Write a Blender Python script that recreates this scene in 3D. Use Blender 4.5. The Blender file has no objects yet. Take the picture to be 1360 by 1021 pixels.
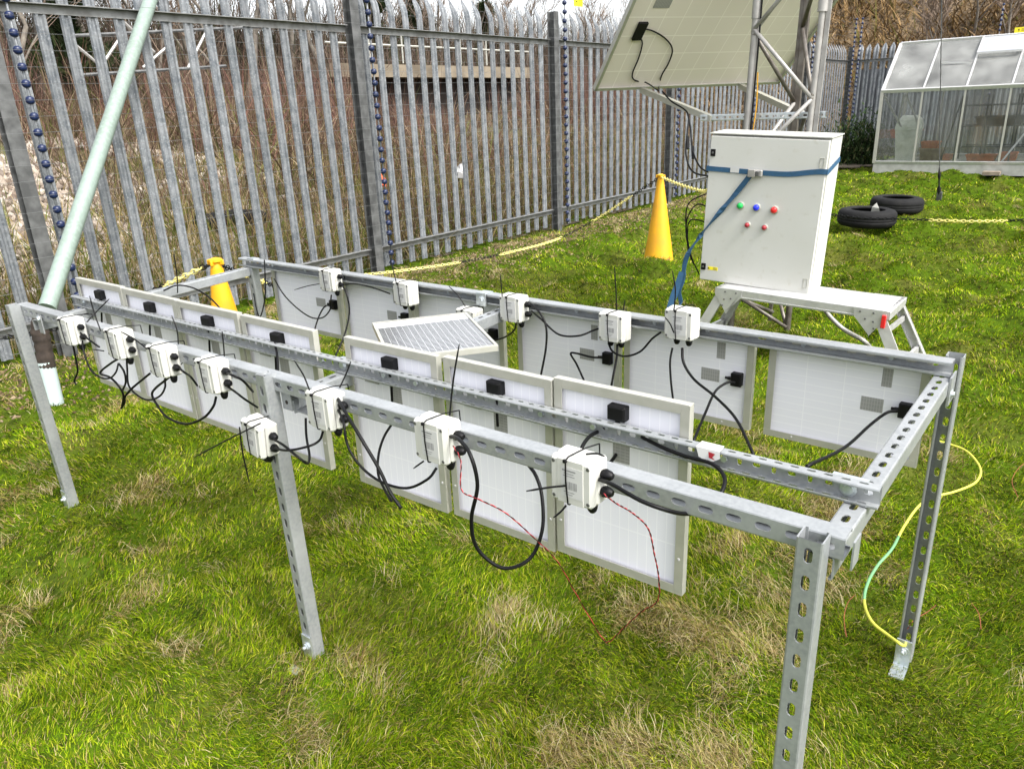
import bpy, math, random
import numpy as np
from mathutils import Vector, Matrix
random.seed(7); rng=np.random.default_rng(11)
scene=bpy.context.scene; COL=scene.collection
V=Vector
# ------------------------------------------------------------------ camera
CAM=V((0.2941,-1.0875,1.5403)); YAW,PITCH,ROLL,FPX=0.678945,0.351759,-0.0434685,995.07
def cam_axes():
    cy,sy,cp,sp=math.cos(YAW),math.sin(YAW),math.cos(PITCH),math.sin(PITCH)
    f=V((-sy*cp,cy*cp,-sp)); r=V((cy,sy,0)); u=r.cross(f)
    cr,sr=math.cos(ROLL),math.sin(ROLL)
    return r*cr+u*sr, -r*sr+u*cr, f
CR,CU,CF=cam_axes()
cd=bpy.data.cameras.new('camera'); co=bpy.data.objects.new('camera',cd); COL.objects.link(co)
M=Matrix((( CR.x,CU.x,-CF.x,CAM.x),(CR.y,CU.y,-CF.y,CAM.y),(CR.z,CU.z,-CF.z,CAM.z),(0,0,0,1)))
co.matrix_world=M; cd.sensor_width=36; cd.lens=FPX*36/1360; cd.clip_start=.05; cd.clip_end=600
scene.camera=co
def at(px,py,x=None,y=None,z=None,d=None):
    """survey helper: a point of the real plane x=, y= or z= (or at distance d) seen along a sight line"""
    v=CF*FPX+CR*(px-680)-CU*(py-510.5)
    if x is not None: t=(x-CAM.x)/v.x
    elif y is not None: t=(y-CAM.y)/v.y
    elif z is not None: t=(z-CAM.z)/v.z
    else: t=d/FPX
    return CAM+v*t
# ------------------------------------------------------------------ tagging
def tag(o,label=None,cat=None,group=None,kind=None):
    if label: o['label']=label
    if cat: o['category']=cat
    if group: o['group']=group
    if kind: o['kind']=kind
    return o
def empty(name,loc,label=None,cat=None,group=None,rot=None):
    o=bpy.data.objects.new(name,None); COL.objects.link(o); o.location=loc; o.empty_display_size=.1
    if rot is not None: o.rotation_euler=rot
    return tag(o,label,cat,group)
def copy_tree(o,parent=None):
    c=o.copy(); COL.objects.link(c); c.parent=parent
    for ch in o.children: copy_tree(ch,c)
    return c
def wloc(o):
    p=V((0,0,0))
    while o is not None: p=p+o.location; o=o.parent
    return p
# ------------------------------------------------------------------ mesh builder
class MB:
    def __init__(s): s.v=[]; s.f=[]
    def add(s,vs,fs):
        b=len(s.v); s.v.extend([V(p) for p in vs]); s.f.extend([tuple(i+b for i in f) for f in fs]); return s
    def box(s,c,size,m=None):
        hx,hy,hz=[a/2 for a in size]; m=m or Matrix.Identity(3)
        vs=[V(c)+m@V((x*hx,y*hy,z*hz)) for x in(-1,1) for y in(-1,1) for z in(-1,1)]
        return s.add(vs,[(0,1,3,2),(4,6,7,5),(0,4,5,1),(2,3,7,6),(0,2,6,4),(1,5,7,3)])
    def rbox(s,c,size,m=None,r=.004):
        """box with chamfered vertical and horizontal edges"""
        m=m or Matrix.Identity(3); hx,hy,hz=[a/2 for a in size]
        vs=[];idx={}
        for sx in(-1,1):
            for sy in(-1,1):
                for sz in(-1,1):
                    for k in range(3):
                        p=[sx*(hx-r),sy*(hy-r),sz*(hz-r)]; p[k]=(sx*hx,sy*hy,sz*hz)[k]
                        idx[(sx,sy,sz,k)]=len(vs); vs.append(V(c)+m@V(p))
        fs=[]
        for k in range(3):
            a,b=[i for i in range(3) if i!=k]
            for sg in(-1,1):
                q=[]
                for (p1,p2) in((-1,-1),(1,-1),(1,1),(-1,1)):
                    t=[0,0,0]; t[k]=sg;t[a]=p1;t[b]=p2; q.append(idx[(*t,k)])
                fs.append(tuple(q))
        for k in range(3):
            a,b=[i for i in range(3) if i!=k]
            for s1 in(-1,1):
                for s2 in(-1,1):
                    t1=[0,0,0];t1[a]=s1;t1[b]=s2;t1[k]=-1;t2=list(t1);t2[k]=1
                    fs.append((idx[(*t1,a)],idx[(*t2,a)],idx[(*t2,b)],idx[(*t1,b)]))
        for sx in(-1,1):
            for sy in(-1,1):
                for sz in(-1,1): fs.append(tuple(idx[(sx,sy,sz,k)] for k in range(3)))
        return s.add(vs,fs)
    def prism(s,poly,A,B,side,up,caps=True):
        """extrude a closed 2-D outline (side,up) from A to B"""
        A,B=V(A),V(B); n=len(poly)
        vs=[A+side*p[0]+up*p[1] for p in poly]+[B+side*p[0]+up*p[1] for p in poly]
        fs=[(i,(i+1)%n,(i+1)%n+n,i+n) for i in range(n)]
        if caps: fs+= [tuple(range(n-1,-1,-1)),tuple(range(n,2*n))]
        return s.add(vs,fs)
    def tube(s,pts,r,n=6,caps=True):
        pts=[V(p) for p in pts]; rs=r if isinstance(r,(list,tuple)) else [r]*len(pts)
        ref=V((0,0,1)); t0=(pts[1]-pts[0]).normalized()
        if abs(t0.dot(ref))>.9: ref=V((1,0,0))
        a=t0.cross(ref).normalized(); vs=[]
        for i,p in enumerate(pts):
            t=(pts[min(i+1,len(pts)-1)]-pts[max(i-1,0)])
            t=t.normalized() if t.length>1e-9 else t0
            a=(a-t*a.dot(t)); a=a.normalized() if a.length>1e-6 else t.orthogonal().normalized()
            b=t.cross(a)
            for k in range(n):
                an=2*math.pi*k/n; vs.append(p+(a*math.cos(an)+b*math.sin(an))*rs[i])
        fs=[(i*n+k,i*n+(k+1)%n,(i+1)*n+(k+1)%n,(i+1)*n+k) for i in range(len(pts)-1) for k in range(n)]
        if caps: fs+=[tuple(range(n-1,-1,-1)),tuple(range((len(pts)-1)*n,len(pts)*n))]
        return s.add(vs,fs)
    def lathe(s,c,prof,n=24,axis=V((0,0,1)),closed=False):
        axis=V(axis).normalized(); a=axis.orthogonal().normalized(); b=axis.cross(a); c=V(c)
        vs=[c+axis*z+(a*math.cos(2*math.pi*k/n)+b*math.sin(2*math.pi*k/n))*r for r,z in prof for k in range(n)]
        m=len(prof); fs=[]
        for i in range(m if closed else m-1):
            j=(i+1)%m
            fs+=[(i*n+k,i*n+(k+1)%n,j*n+(k+1)%n,j*n+k) for k in range(n)]
        if not closed:
            if prof[0][0]>1e-6: fs.append(tuple(range(n-1,-1,-1)))
            if prof[-1][0]>1e-6: fs.append(tuple(range((m-1)*n,m*n)))
        return s.add(vs,fs)
    def build(s,name,mat,parent=None,smooth=False,local=False,angle=None):
        off=V((0,0,0)) if (parent is None or local) else wloc(parent)
        me=bpy.data.meshes.new(name); me.from_pydata([tuple(p-off) for p in s.v],[],s.f)
        me.materials.append(mat)
        if smooth or angle:
            me.polygons.foreach_set('use_smooth',[True]*len(me.polygons))
            if angle:
                try: me.set_sharp_from_angle(angle=math.radians(angle))
                except Exception: pass
        me.update()
        o=bpy.data.objects.new(name,me); COL.objects.link(o); o.parent=parent
        return o
def smooth_path(pts,k=6):
    pts=[V(p) for p in pts]; P=[pts[0]*2-pts[1]]+pts+[pts[-1]*2-pts[-2]]; out=[]
    for i in range(1,len(P)-2):
        a,b,c,d=P[i-1],P[i],P[i+1],P[i+2]
        for j in range(k):
            t=j/k
            out.append(.5*((2*b)+(c-a)*t+(2*a-5*b+4*c-d)*t*t+(-a+3*b-3*c+d)*t**3))
    out.append(pts[-1]); return out
# ------------------------------------------------------------------ materials
def mat(name,col,rough=.6,metal=0,noise=None,bump=None,spec=None,coord='pos',alpha=None):
    """noise=(scale,colour2,lo,hi[,detail]) blends a second real colour; bump=(scale,strength,dist)"""
    m=bpy.data.materials.new(name); m.use_nodes=True; nt=m.node_tree; N=nt.nodes; L=nt.links
    b=N['Principled BSDF']; b.inputs['Base Color'].default_value=(*col,1); b.inputs['Roughness'].default_value=rough
    b.inputs['Metallic'].default_value=metal
    if spec is not None: b.inputs['Specular IOR Level'].default_value=spec
    if coord=='pos': g=N.new('ShaderNodeNewGeometry'); vec=g.outputs['Position']
    else: g=N.new('ShaderNodeTexCoord'); vec=g.outputs['Object']
    prev=None
    for nz in (noise if isinstance(noise,list) else [noise] if noise else []):
        t=N.new('ShaderNodeTexNoise'); t.inputs['Scale'].default_value=nz[0]; t.inputs['Detail'].default_value=nz[4] if len(nz)>4 else 4
        L.new(vec,t.inputs['Vector'])
        mr=N.new('ShaderNodeMapRange'); mr.inputs[1].default_value=nz[2]; mr.inputs[2].default_value=nz[3]
        L.new(t.outputs['Fac'],mr.inputs[0])
        mx=N.new('ShaderNodeMix'); mx.data_type='RGBA'
        if prev is None: mx.inputs[6].default_value=(*col,1)
        else: L.new(prev,mx.inputs[6])
        mx.inputs[7].default_value=(*nz[1],1); L.new(mr.outputs[0],mx.inputs[0]); prev=mx.outputs[2]
    if prev is not None: L.new(prev,b.inputs['Base Color'])
    if bump:
        t=N.new('ShaderNodeTexNoise'); t.inputs['Scale'].default_value=bump[0]; t.inputs['Detail'].default_value=5; L.new(vec,t.inputs['Vector'])
        bp=N.new('ShaderNodeBump'); bp.inputs['Strength'].default_value=bump[1]; bp.inputs['Distance'].default_value=bump[2]
        L.new(t.outputs['Fac'],bp.inputs['Height']); L.new(bp.outputs['Normal'],b.inputs['Normal'])
    return m
def objrand(m,lo,hi):
    nt=m.node_tree; N=nt.nodes; L=nt.links; b=N['Principled BSDF']; src=b.inputs['Base Color'].links[0].from_socket
    oi=N.new('ShaderNodeObjectInfo'); mr=N.new('ShaderNodeMapRange'); mr.inputs[3].default_value=lo; mr.inputs[4].default_value=hi; L.new(oi.outputs['Random'],mr.inputs[0])
    hs=N.new('ShaderNodeHueSaturation'); L.new(mr.outputs[0],hs.inputs['Value']); L.new(src,hs.inputs['Color']); L.new(hs.outputs[0],b.inputs['Base Color'])
MT={}
MT['galv']=mat('galvanised_strut',(.34,.355,.36),.36,.42,[(110,(.27,.285,.295),.35,.7),(9,(.40,.415,.42),.45,.75)],(260,.08,.0006))
MT['zinc']=mat('bright_zinc',(.66,.70,.72),.33,.8,(40,(.5,.55,.58),.4,.7))
MT['fence']=mat('weathered_galvanised_pale',(.20,.211,.222),.6,.3,[(11,(.115,.128,.142),.40,.62,8),(60,(.29,.305,.32),.52,.75)],(90,.15,.001))
objrand(MT['fence'],.82,1.12)
MT['post']=mat('dull_dark_steel',(.06,.062,.062),.6,.3,(14,(.13,.133,.133),.35,.7,6))
MT['railtop']=mat('fence_rail_steel',(.22,.225,.225),.6,.4,(12,(.14,.14,.135),.4,.65,6))
MT['alu']=mat('matt_aluminium',(.47,.465,.415),.42,.4,(30,(.42,.42,.365),.4,.7))
MT['alu_bright']=mat('bare_aluminium',(.58,.58,.575),.38,.5,(25,(.50,.50,.49),.4,.7))
MT['sheet']=mat('white_back_sheet',(.80,.80,.84),.45)
MT['black']=mat('black_plastic',(.003,.003,.0035),.5,spec=.25)
MT['cable']=mat('black_cable_sheath',(.003,.003,.0035),.5,spec=.22)
MT['box']=mat('grey_white_plastic',(.50,.50,.465),.38,0,(30,(.46,.46,.42),.4,.8))
MT['screw']=mat('dark_screw',(.14,.14,.14),.4,.6)
MT['greyink']=mat('grey_print',(.22,.22,.22),.6)
MT['cab']=mat('powder_coated_steel',(.53,.53,.505),.42,0,[(3,(.485,.485,.45),.35,.75,6),(22,(.44,.43,.38),.60,.8,6)],(400,.05,.0005))
MT['cone']=mat('yellow_cone_plastic',(.70,.345,.006),.5,0,(7,(.55,.27,.02),.45,.8,6))
MT['insul']=mat('blue_insulator',(.006,.014,.055),.35)
MT['tube']=mat('pale_green_tube',(.19,.245,.215),.5,0,[(2.5,(.16,.205,.175),.45,.7,6),(40,(.22,.28,.245),.4,.7)],(150,.1,.001))
MT['sleeve']=mat('brown_wrap',(.022,.015,.011),.85,0,(25,(.045,.032,.024),.4,.7))
MT['rubber']=mat('tyre_rubber',(.005,.005,.0055),.8,0,(15,(.010,.010,.0095),.45,.7),(60,.3,.003),spec=.25)
MT['strap']=mat('blue_strap',(.018,.07,.135),.75,0,(60,(.02,.08,.17),.4,.7))
MT['ychain']=mat('yellow_chain',(.80,.70,.24),.5)
MT['terra']=mat('terracotta_plastic',(.50,.17,.08),.7,0,(9,(.24,.08,.04),.4,.7))
MT['bin']=mat('dirty_white_bin',(.72,.75,.66),.6,0,(8,(.50,.54,.44),.45,.75))
MT['shelf']=mat('dark_frame_paint',(.035,.045,.045),.5,.3)
MT['conc']=mat('concrete',(.42,.42,.39),.8,0,(8,(.30,.30,.27),.4,.7),(40,.4,.004))
MT['towerd']=mat('weathered_mast_steel',(.17,.155,.135),.5,.5,(14,(.10,.085,.07),.4,.7))
MT['tower']=mat('grey_mast_steel',(.36,.35,.33),.5,.4,(14,(.27,.26,.245),.4,.7))
MT['wood']=mat('grey_timber',(.20,.16,.12),.85,0,(12,(.30,.25,.19),.4,.7))
MT['yellow']=mat('yellow_sign',(.85,.72,.02),.5)
MT['red']=mat('red_plastic',(.62,.02,.02),.35); MT['dred']=mat('dark_red_plastic',(.30,.02,.03),.35)
MT['green']=mat('green_plastic',(.01,.42,.08),.35); MT['blue']=mat('blue_plastic',(.015,.03,.70),.35)
MT['redwire']=mat('red_wire',(.50,.04,.05),.5); MT['orwire']=mat('orange_wire',(.24,.06,.025),.7)
MT['earthy']=mat('yellow_earth_cable',(.56,.56,.07),.45); MT['earthg']=mat('green_earth_cable',(.13,.31,.14),.5)
MT['bark']=mat('bark',(.10,.085,.07),.9,0,(6,(.17,.15,.12),.4,.7)); MT['twig']=mat('twigs',(.15,.115,.085),.9,0,(1.5,(.21,.15,.11),.4,.65))
MT['ivy']=mat('dark_evergreen',(.030,.045,.018),.7,0,(3,(.06,.075,.03),.4,.7))
MT['shrubleaf']=mat('shrub_leaves',(.035,.065,.025),.6,0,(14,(.07,.10,.04),.4,.7))
MT['bridge']=mat('weathered_concrete_beam',(.21,.175,.125),.85,0,(1.2,(.10,.08,.055),.4,.65))
MT['dark']=mat('dark_void_shade',(.025,.018,.015),.95)  # near-black that paints in the shade under the bridge and in the bracket hole
MT['white']=mat('white_plastic_rubbish',(.5,.5,.49),.5); MT['orange']=mat('orange_rubbish',(.65,.10,.03),.6)
MT['brick']=mat('brown_timber',(.13,.08,.05),.9)
def glass_mat():
    m=bpy.data.materials.new('greenhouse_glass'); m.use_nodes=True; N=m.node_tree.nodes; L=m.node_tree.links
    N.remove(N['Principled BSDF']); out=N['Material Output']
    tr=N.new('ShaderNodeBsdfTransparent'); tr.inputs[0].default_value=(.95,.96,.955,1)
    gl=N.new('ShaderNodeBsdfGlossy'); gl.inputs['Roughness'].default_value=.08; gl.inputs[0].default_value=(.9,.9,.9,1)
    df=N.new('ShaderNodeBsdfDiffuse'); df.inputs[0].default_value=(.62,.63,.60,1)
    g=N.new('ShaderNodeNewGeometry'); t=N.new('ShaderNodeTexNoise'); t.inputs['Scale'].default_value=2.2; t.inputs['Detail'].default_value=5
    L.new(g.outputs['Position'],t.inputs['Vector'])
    mr=N.new('ShaderNodeMapRange'); mr.inputs[1].default_value=.3; mr.inputs[2].default_value=.75; mr.inputs[3].default_value=.0; mr.inputs[4].default_value=.12
    L.new(t.outputs['Fac'],mr.inputs[0])
    lw=N.new('ShaderNodeFresnel'); lw.inputs[0].default_value=1.5
    m1=N.new('ShaderNodeMixShader'); L.new(mr.outputs[0],m1.inputs[0]); L.new(tr.outputs[0],m1.inputs[1]); L.new(df.outputs[0],m1.inputs[2])
    m2=N.new('ShaderNodeMixShader'); L.new(lw.outputs[0],m2.inputs[0]); L.new(m1.outputs[0],m2.inputs[1]); L.new(gl.outputs[0],m2.inputs[2])
    L.new(m2.outputs[0],out.inputs[0]); return m,mr
MT['glass'],_=glass_mat()
MT['roofglass'],mr=glass_mat(); mr.inputs[3].default_value=.14; mr.inputs[4].default_value=.42
def grid_mat(name,base,line,px,pz,wx,wz,rough,metal=0,ax=('X','Z'),spec=.5,offs=(0,0)):
    """base colour with printed fine lines, in object coordinates"""
    m=bpy.data.materials.new(name); m.use_nodes=True; N=m.node_tree.nodes; L=m.node_tree.links; b=N['Principled BSDF']
    b.inputs['Roughness'].default_value=rough; b.inputs['Metallic'].default_value=metal; b.inputs['Specular IOR Level'].default_value=spec
    tc=N.new('ShaderNodeTexCoord'); sp=N.new('ShaderNodeSeparateXYZ'); L.new(tc.outputs['Object'],sp.inputs[0]); outs=[]
    for a,p,w,of in ((ax[0],px,wx,offs[0]),(ax[1],pz,wz,offs[1])):
        if not p: continue
        ad=N.new('ShaderNodeMath'); ad.operation='ADD'; ad.inputs[1].default_value=10*p+of; L.new(sp.outputs[a],ad.inputs[0])
        mo=N.new('ShaderNodeMath'); mo.operation='MODULO'; mo.inputs[1].default_value=p; L.new(ad.outputs[0],mo.inputs[0])
        lt=N.new('ShaderNodeMath'); lt.operation='LESS_THAN'; lt.inputs[1].default_value=w; L.new(mo.outputs[0],lt.inputs[0]); outs.append(lt)
    f=outs[0].outputs[0]
    if len(outs)>1:
        mx=N.new('ShaderNodeMath'); mx.operation='MAXIMUM'; L.new(outs[0].outputs[0],mx.inputs[0]); L.new(outs[1].outputs[0],mx.inputs[1]); f=mx.outputs[0]
    mi=N.new('ShaderNodeMix'); mi.data_type='RGBA'; mi.inputs[6].default_value=(*base,1); mi.inputs[7].default_value=(*line,1); L.new(f,mi.inputs[0]); L.new(mi.outputs[2],b.inputs['Base Color'])
    return m
MT['backsheet']=grid_mat('back_sheet_with_busbars',(.78,.78,.84),(.86,.86,.90),.0245,.112,.002,.0025,.42)
MT['cells']=grid_mat('solar_cells_small',(.016,.017,.022),(.46,.47,.47),.0205,.0142,.0012,.0036,.12,spec=.8)
MT['bigback']=grid_mat('large_module_back',(.80,.74,.68),(.95,.90,.84),.161,.161,.006,.008,.5)
MT['label']=grid_mat('printed_label',(.70,.70,.69),(.14,.14,.15),.0052,0,.0022,0,.5)
MT['plate']=grid_mat('grey_rating_plate',(.30,.30,.29),(.46,.46,.45),.0,.009,.0,.0035,.5) if False else grid_mat('grey_rating_plate',(.27,.27,.265),(.34,.34,.33),.013,.0075,.002,.0022,.5)
def attr_mat(name,rough=.7,trans=.0,spec=.2):
    m=bpy.data.materials.new(name); m.use_nodes=True; N=m.node_tree.nodes; L=m.node_tree.links; b=N['Principled BSDF']
    a=N.new('ShaderNodeAttribute'); a.attribute_name='col'; L.new(a.outputs['Color'],b.inputs['Base Color'])
    b.inputs['Roughness'].default_value=rough; b.inputs['Specular IOR Level'].default_value=spec
    if trans:
        t=N.new('ShaderNodeBsdfTranslucent'); L.new(a.outputs['Color'],t.inputs[0]); mx=N.new('ShaderNodeMixShader'); mx.inputs[0].default_value=trans
        L.new(b.outputs[0],mx.inputs[1]); L.new(t.outputs[0],mx.inputs[2]); L.new(mx.outputs[0],N['Material Output'].inputs[0])
    return m
MT['blade']=attr_mat('grass_blades',.7,.22,.04); MT['stem']=attr_mat('dead_stems',.9,.08,.0); MT['stone']=attr_mat('stones',.9,0,.1)
# ------------------------------------------------------------------ terrain
FX=-5.6   # line of the side fence
def vn(x,y,sc,seed=0):
    x=np.asarray(x)*sc+seed*17.3; y=np.asarray(y)*sc-seed*9.1
    xi=np.floor(x); yi=np.floor(y); fx=x-xi; fy=y-yi; fx=fx*fx*(3-2*fx); fy=fy*fy*(3-2*fy)
    def h(a,b):
        v=np.sin(a*127.1+b*311.7+seed*74.7)*43758.5453; return v-np.floor(v)
    return (h(xi,yi)*(1-fx)+h(xi+1,yi)*fx)*(1-fy)+(h(xi,yi+1)*(1-fx)+h(xi+1,yi+1)*fx)*fy
def fbm(x,y,sc,seed=0): return vn(x,y,sc,seed)*.55+vn(x,y,sc*2.1,seed+3)*.3+vn(x,y,sc*4.3,seed+7)*.15
def straw(x,y):
    """0..1: where the lawn is dry"""
    s=fbm(x,y,1.5,5)*.30+vn(x,y,4.2,21)*.34+vn(x,y,8.5,23)*.22+vn(x,y,.6,31)*.14
    s=s+np.clip((x-.1)*.06,0,.06)-.065
    near=np.clip((-4.1-x)/1.0,0,1)*.25
    return np.clip((s+near-.535)/.13,0,1)
def h_lawn(x,y):
    x=np.asarray(x,float); y=np.asarray(y,float)
    d=np.hypot(x-.3,y+1.1)
    a=.10+.018*np.clip(d-3,0,6)
    h=(vn(x,y,1.9,1)-.5)*a+(vn(x,y,4.6,2)-.5)*a*.85+(vn(x,y,11,4)-.5)*.025
    h=h*np.clip((x-FX-.1)/1.1,.12,1)
    h=h-.03
    for (px,py,dz,r) in ((.04,1.03,-.06,.35),(-3.066,-.03,0,.15),(-1.371,-.03,0,.15)):
        w=np.exp(-((x-px)**2+(y-py)**2)/(r*r)); h=h*(1-w)+(dz)*w
    return h
def h_waste(x,y):
    x=np.asarray(x,float); y=np.asarray(y,float)
    t=np.clip((-6.3-x)/9,0,1)
    h=t*t*(3-2*t)*(1.0+.0*y)+(fbm(x,y,.5,9)-.5)*.5*np.clip((-5.9-x)/2,0,1)
    heap=np.exp(-((x+13.5)**2/9+(y-2.6)**2/14))*.75
    h=h+heap
    bank=np.clip((-17-x)/9,0,1); h=h+bank*bank*(3-2*bank)*1.3
    return h-.03
def h_hill(x,y):
    t=np.clip((y-21.5)/13,0,1.6)*np.clip((np.asarray(x)+15)/5,.12,1); return t*9.5+(fbm(x,y,.25,14)-.5)*1.6*np.clip((y-21.5)/3,0,1)-.1
def grid_obj(name,x0,x1,y0,y1,nx,ny,hf,m,kind='structure'):
    X,Y=np.meshgrid(np.linspace(x0,x1,nx),np.linspace(y0,y1,ny)); Z=hf(X,Y)
    co=np.stack([X.ravel(),Y.ravel(),Z.ravel()],1)
    i=np.arange((ny-1)*nx).reshape(ny-1,nx)[:,:-1].ravel(); F=np.stack([i,i+1,i+1+nx,i+nx],1)
    return np_mesh(name,co,F,m,kind=kind,smooth=True)
def np_mesh(name,co,F,m,kind=None,smooth=False,col=None,parent=None):
    me=bpy.data.meshes.new(name); nv,nf,k=len(co),len(F),F.shape[1]
    me.vertices.add(nv); me.vertices.foreach_set('co',np.ascontiguousarray(co,dtype=np.float32).ravel())
    me.loops.add(nf*k); me.loops.foreach_set('vertex_index',np.ascontiguousarray(F,dtype=np.int32).ravel())
    me.polygons.add(nf); me.polygons.foreach_set('loop_start',np.arange(nf,dtype=np.int32)*k)
    try: me.polygons.foreach_set('loop_total',np.full(nf,k,dtype=np.int32))
    except Exception: pass
    if smooth: me.polygons.foreach_set('use_smooth',np.ones(nf,dtype=bool))
    if col is not None:
        a=me.color_attributes.new('col','FLOAT_COLOR','POINT'); c=np.ones((nv,4),dtype=np.float32); c[:,:3]=col; a.data.foreach_set('color',c.ravel())
    me.materials.append(m); me.update(calc_edges=True)
    o=bpy.data.objects.new(name,me); COL.objects.link(o); o.parent=parent
    if kind: o['kind']=kind
    return o
MT['soil']=mat('lawn_soil',(.050,.085,.006),1,0,[(1.6,(.085,.085,.02),.48,.7,6),(12,(.018,.026,.005),.48,.7,5)],(30,.8,.02),spec=0)
MT['wsoil']=mat('waste_ground_soil',(.10,.075,.045),.95,0,[(.8,(.075,.08,.025),.45,.65,6),(9,(.05,.035,.022),.45,.7,5)],(14,.9,.05))
MT['hillsoil']=mat('brown_hillside',(.11,.075,.04),.95,0,[(.6,(.16,.11,.055),.42,.62,7),(6,(.04,.028,.02),.48,.7,6)],(4,1,.3))
MT['base']=mat('far_ground',(.12,.10,.07),.95,0,(.2,(.09,.09,.05),.4,.6))
grid_obj('lawn',FX-.55,9,-5,21.5,290,520,h_lawn,MT['soil'])
grid_obj('waste_ground',-34,FX-.15,-16,40,160,260,h_waste,MT['wsoil'])
grid_obj('hillside',-24,40,21.5,60,180,120,h_hill,MT['hillsoil'])
b=MB(); b.add([(-300,-300,-.45),(300,-300,-.45),(300,300,-.45),(-300,300,-.45)],[(0,1,2,3)]); b.build('ground',MT['base'])['kind']='structure'
# ------------------------------------------------------------------ strips (blades, stems): numpy
def strips(name,P,H,W,lean,az,col,m,kind,seg=2,curl=.5,tipw=.1,facing=None):
    n=len(P); ld=np.stack([np.cos(az),np.sin(az),np.zeros(n)],1)
    fa=(rng.uniform(0,2*np.pi,n) if facing is None else facing); wd=np.stack([np.cos(fa),np.sin(fa),np.zeros(n)],1)
    vs=[];
    for s in range(seg+1):
        t=s/seg; ang=lean*(1-curl+curl*2*t)*(.999)
        # integrate roughly: position = H*t along mean angle
        am=lean*(1-curl+curl*t)
        c=P+ld*(H*t*np.sin(am))[:,None]; c[:,2]+=H*t*np.cos(am)
        w=W*(1-(1-tipw)*t**1.5)/2
        if s<seg: vs+= [c-wd*w[:,None],c+wd*w[:,None]]
        else: vs+=[c]
    k=len(vs); co=np.stack(vs,1).reshape(-1,3)
    base=(np.arange(n)*k)[:,None]
    # triangles only
    T=[]
    for s in range(seg-1):
        a=2*s; T+=[[a,a+1,a+3],[a,a+3,a+2]]
    a=2*(seg-1); T+=[[a,a+1,a+2]]
    F=(base[:,None,:]+np.array(T)[None,:,:]).reshape(-1,3)
    c=np.repeat(col,k,axis=0)
    return np_mesh(name,co,F,m,kind=kind,col=c)
def pick(n,cols,w,lo=.8,hi=1.22):
    cols=np.array(cols); i=rng.choice(len(cols),n,p=np.array(w)/sum(w)); return cols[i]*rng.uniform(lo,hi,(n,1))
# lawn
def make_grass(n):
    r=np.exp(rng.uniform(np.log(1.0),np.log(24),int(n*1.5))); th=YAW+math.pi/2+rng.uniform(-1.02,.98,len(r))
    x=CAM.x+r*np.cos(th); y=CAM.y+r*np.sin(th)
    ok=(x>FX-.1)&(x<8.5)&(y>-4.5)&(y<21)
    ok&=~((x>-3.9)&(y>15.9)&(y<18.6))
    bare=(x<-4.0)&(rng.random(len(x))<np.clip((-4.0-x)/.8,0,.80)*np.clip(fbm(x,y,1.3,40)*2.2-.2,0,1))
    ok&=~bare
    x,y,r=x[ok][:n],y[ok][:n],r[ok][:n]; m=len(x)
    s=np.clip(straw(x,y)-np.clip((r-4.5)*.04,0,.30),0,1); z=h_lawn(x,y)-.004
    dry=rng.random(m)<(s*.70+.13)
    gr=pick(m,[(.078,.150,.003),(.125,.195,.004),(.195,.245,.006),(.028,.052,.003),(.30,.30,.03)],[4,4.5,4.2,3,2.2],.6,1.4)
    tone=(.70+.85*fbm(x,y,1.1,50))*(.68+.64*vn(x,y,6.5,51)); gr=gr*(tone*(1+.006*np.clip(r-3,0,10)))[:,None]
    dr=pick(m,[(.29,.22,.09),(.37,.31,.15),(.18,.12,.045),(.09,.06,.025),(.27,.25,.06)],[3,2.2,2,1.4,3])
    col=np.where(dry[:,None],dr,gr)
    H=rng.uniform(.014,.036,m)*(1+.5*s)*(1+.5*(vn(x,y,3.1,60)-.3)); H=H*np.where(rng.random(m)<.04,1.7,1)*(1+.02*r)
    W=.0026*np.maximum(1,(r/2.1))**.88*rng.uniform(.7,1.3,m)
    az=vn(x,y,1.7,70)*7+vn(x,y,7,71)*3+rng.normal(0,.9,m); lean=np.clip(rng.normal(.98,.35,m)+.15*s,.05,1.5)
    P=np.stack([x,y,z],1)
    o=strips('grass',P,H,W,lean,az,col,MT['blade'],'stuff',seg=2,curl=.55,tipw=.15)
    return o
make_grass(880000)
# tussocks of long straw: low pale tufts where the lawn is dry
def make_tufts(nt):
    r=np.exp(rng.uniform(np.log(1.1),np.log(18),nt)); th=YAW+math.pi/2+rng.uniform(-1,.95,nt)
    x=CAM.x+r*np.cos(th); y=CAM.y+r*np.sin(th); k=((straw(x,y)>.3)|(rng.random(nt)<.05))&(x>FX)&(y<15.5)&(y>-4); x,y,r=x[k],y[k],r[k]
    per=46; X=np.repeat(x,per)+rng.normal(0,.034,len(x)*per); Y=np.repeat(y,per)+rng.normal(0,.034,len(x)*per); R=np.repeat(r,per)
    m=len(X); az=np.repeat(rng.uniform(0,6.3,len(x)),per)+rng.normal(0,.8,m); lean=np.clip(rng.normal(1.0,.3,m),.2,1.5)
    H=rng.uniform(.03,.08,m); W=.0015*np.maximum(1,R/2.4)**.8
    col=pick(m,[(.41,.33,.18),(.32,.25,.12),(.48,.42,.26),(.18,.12,.06)],[3,3,2,1])
    strips('dry_grass',np.stack([X,Y,h_lawn(X,Y)],1),H,W,lean,az,col,MT['blade'],'stuff',seg=3,curl=.6,tipw=.2)
make_tufts(3300)
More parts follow.
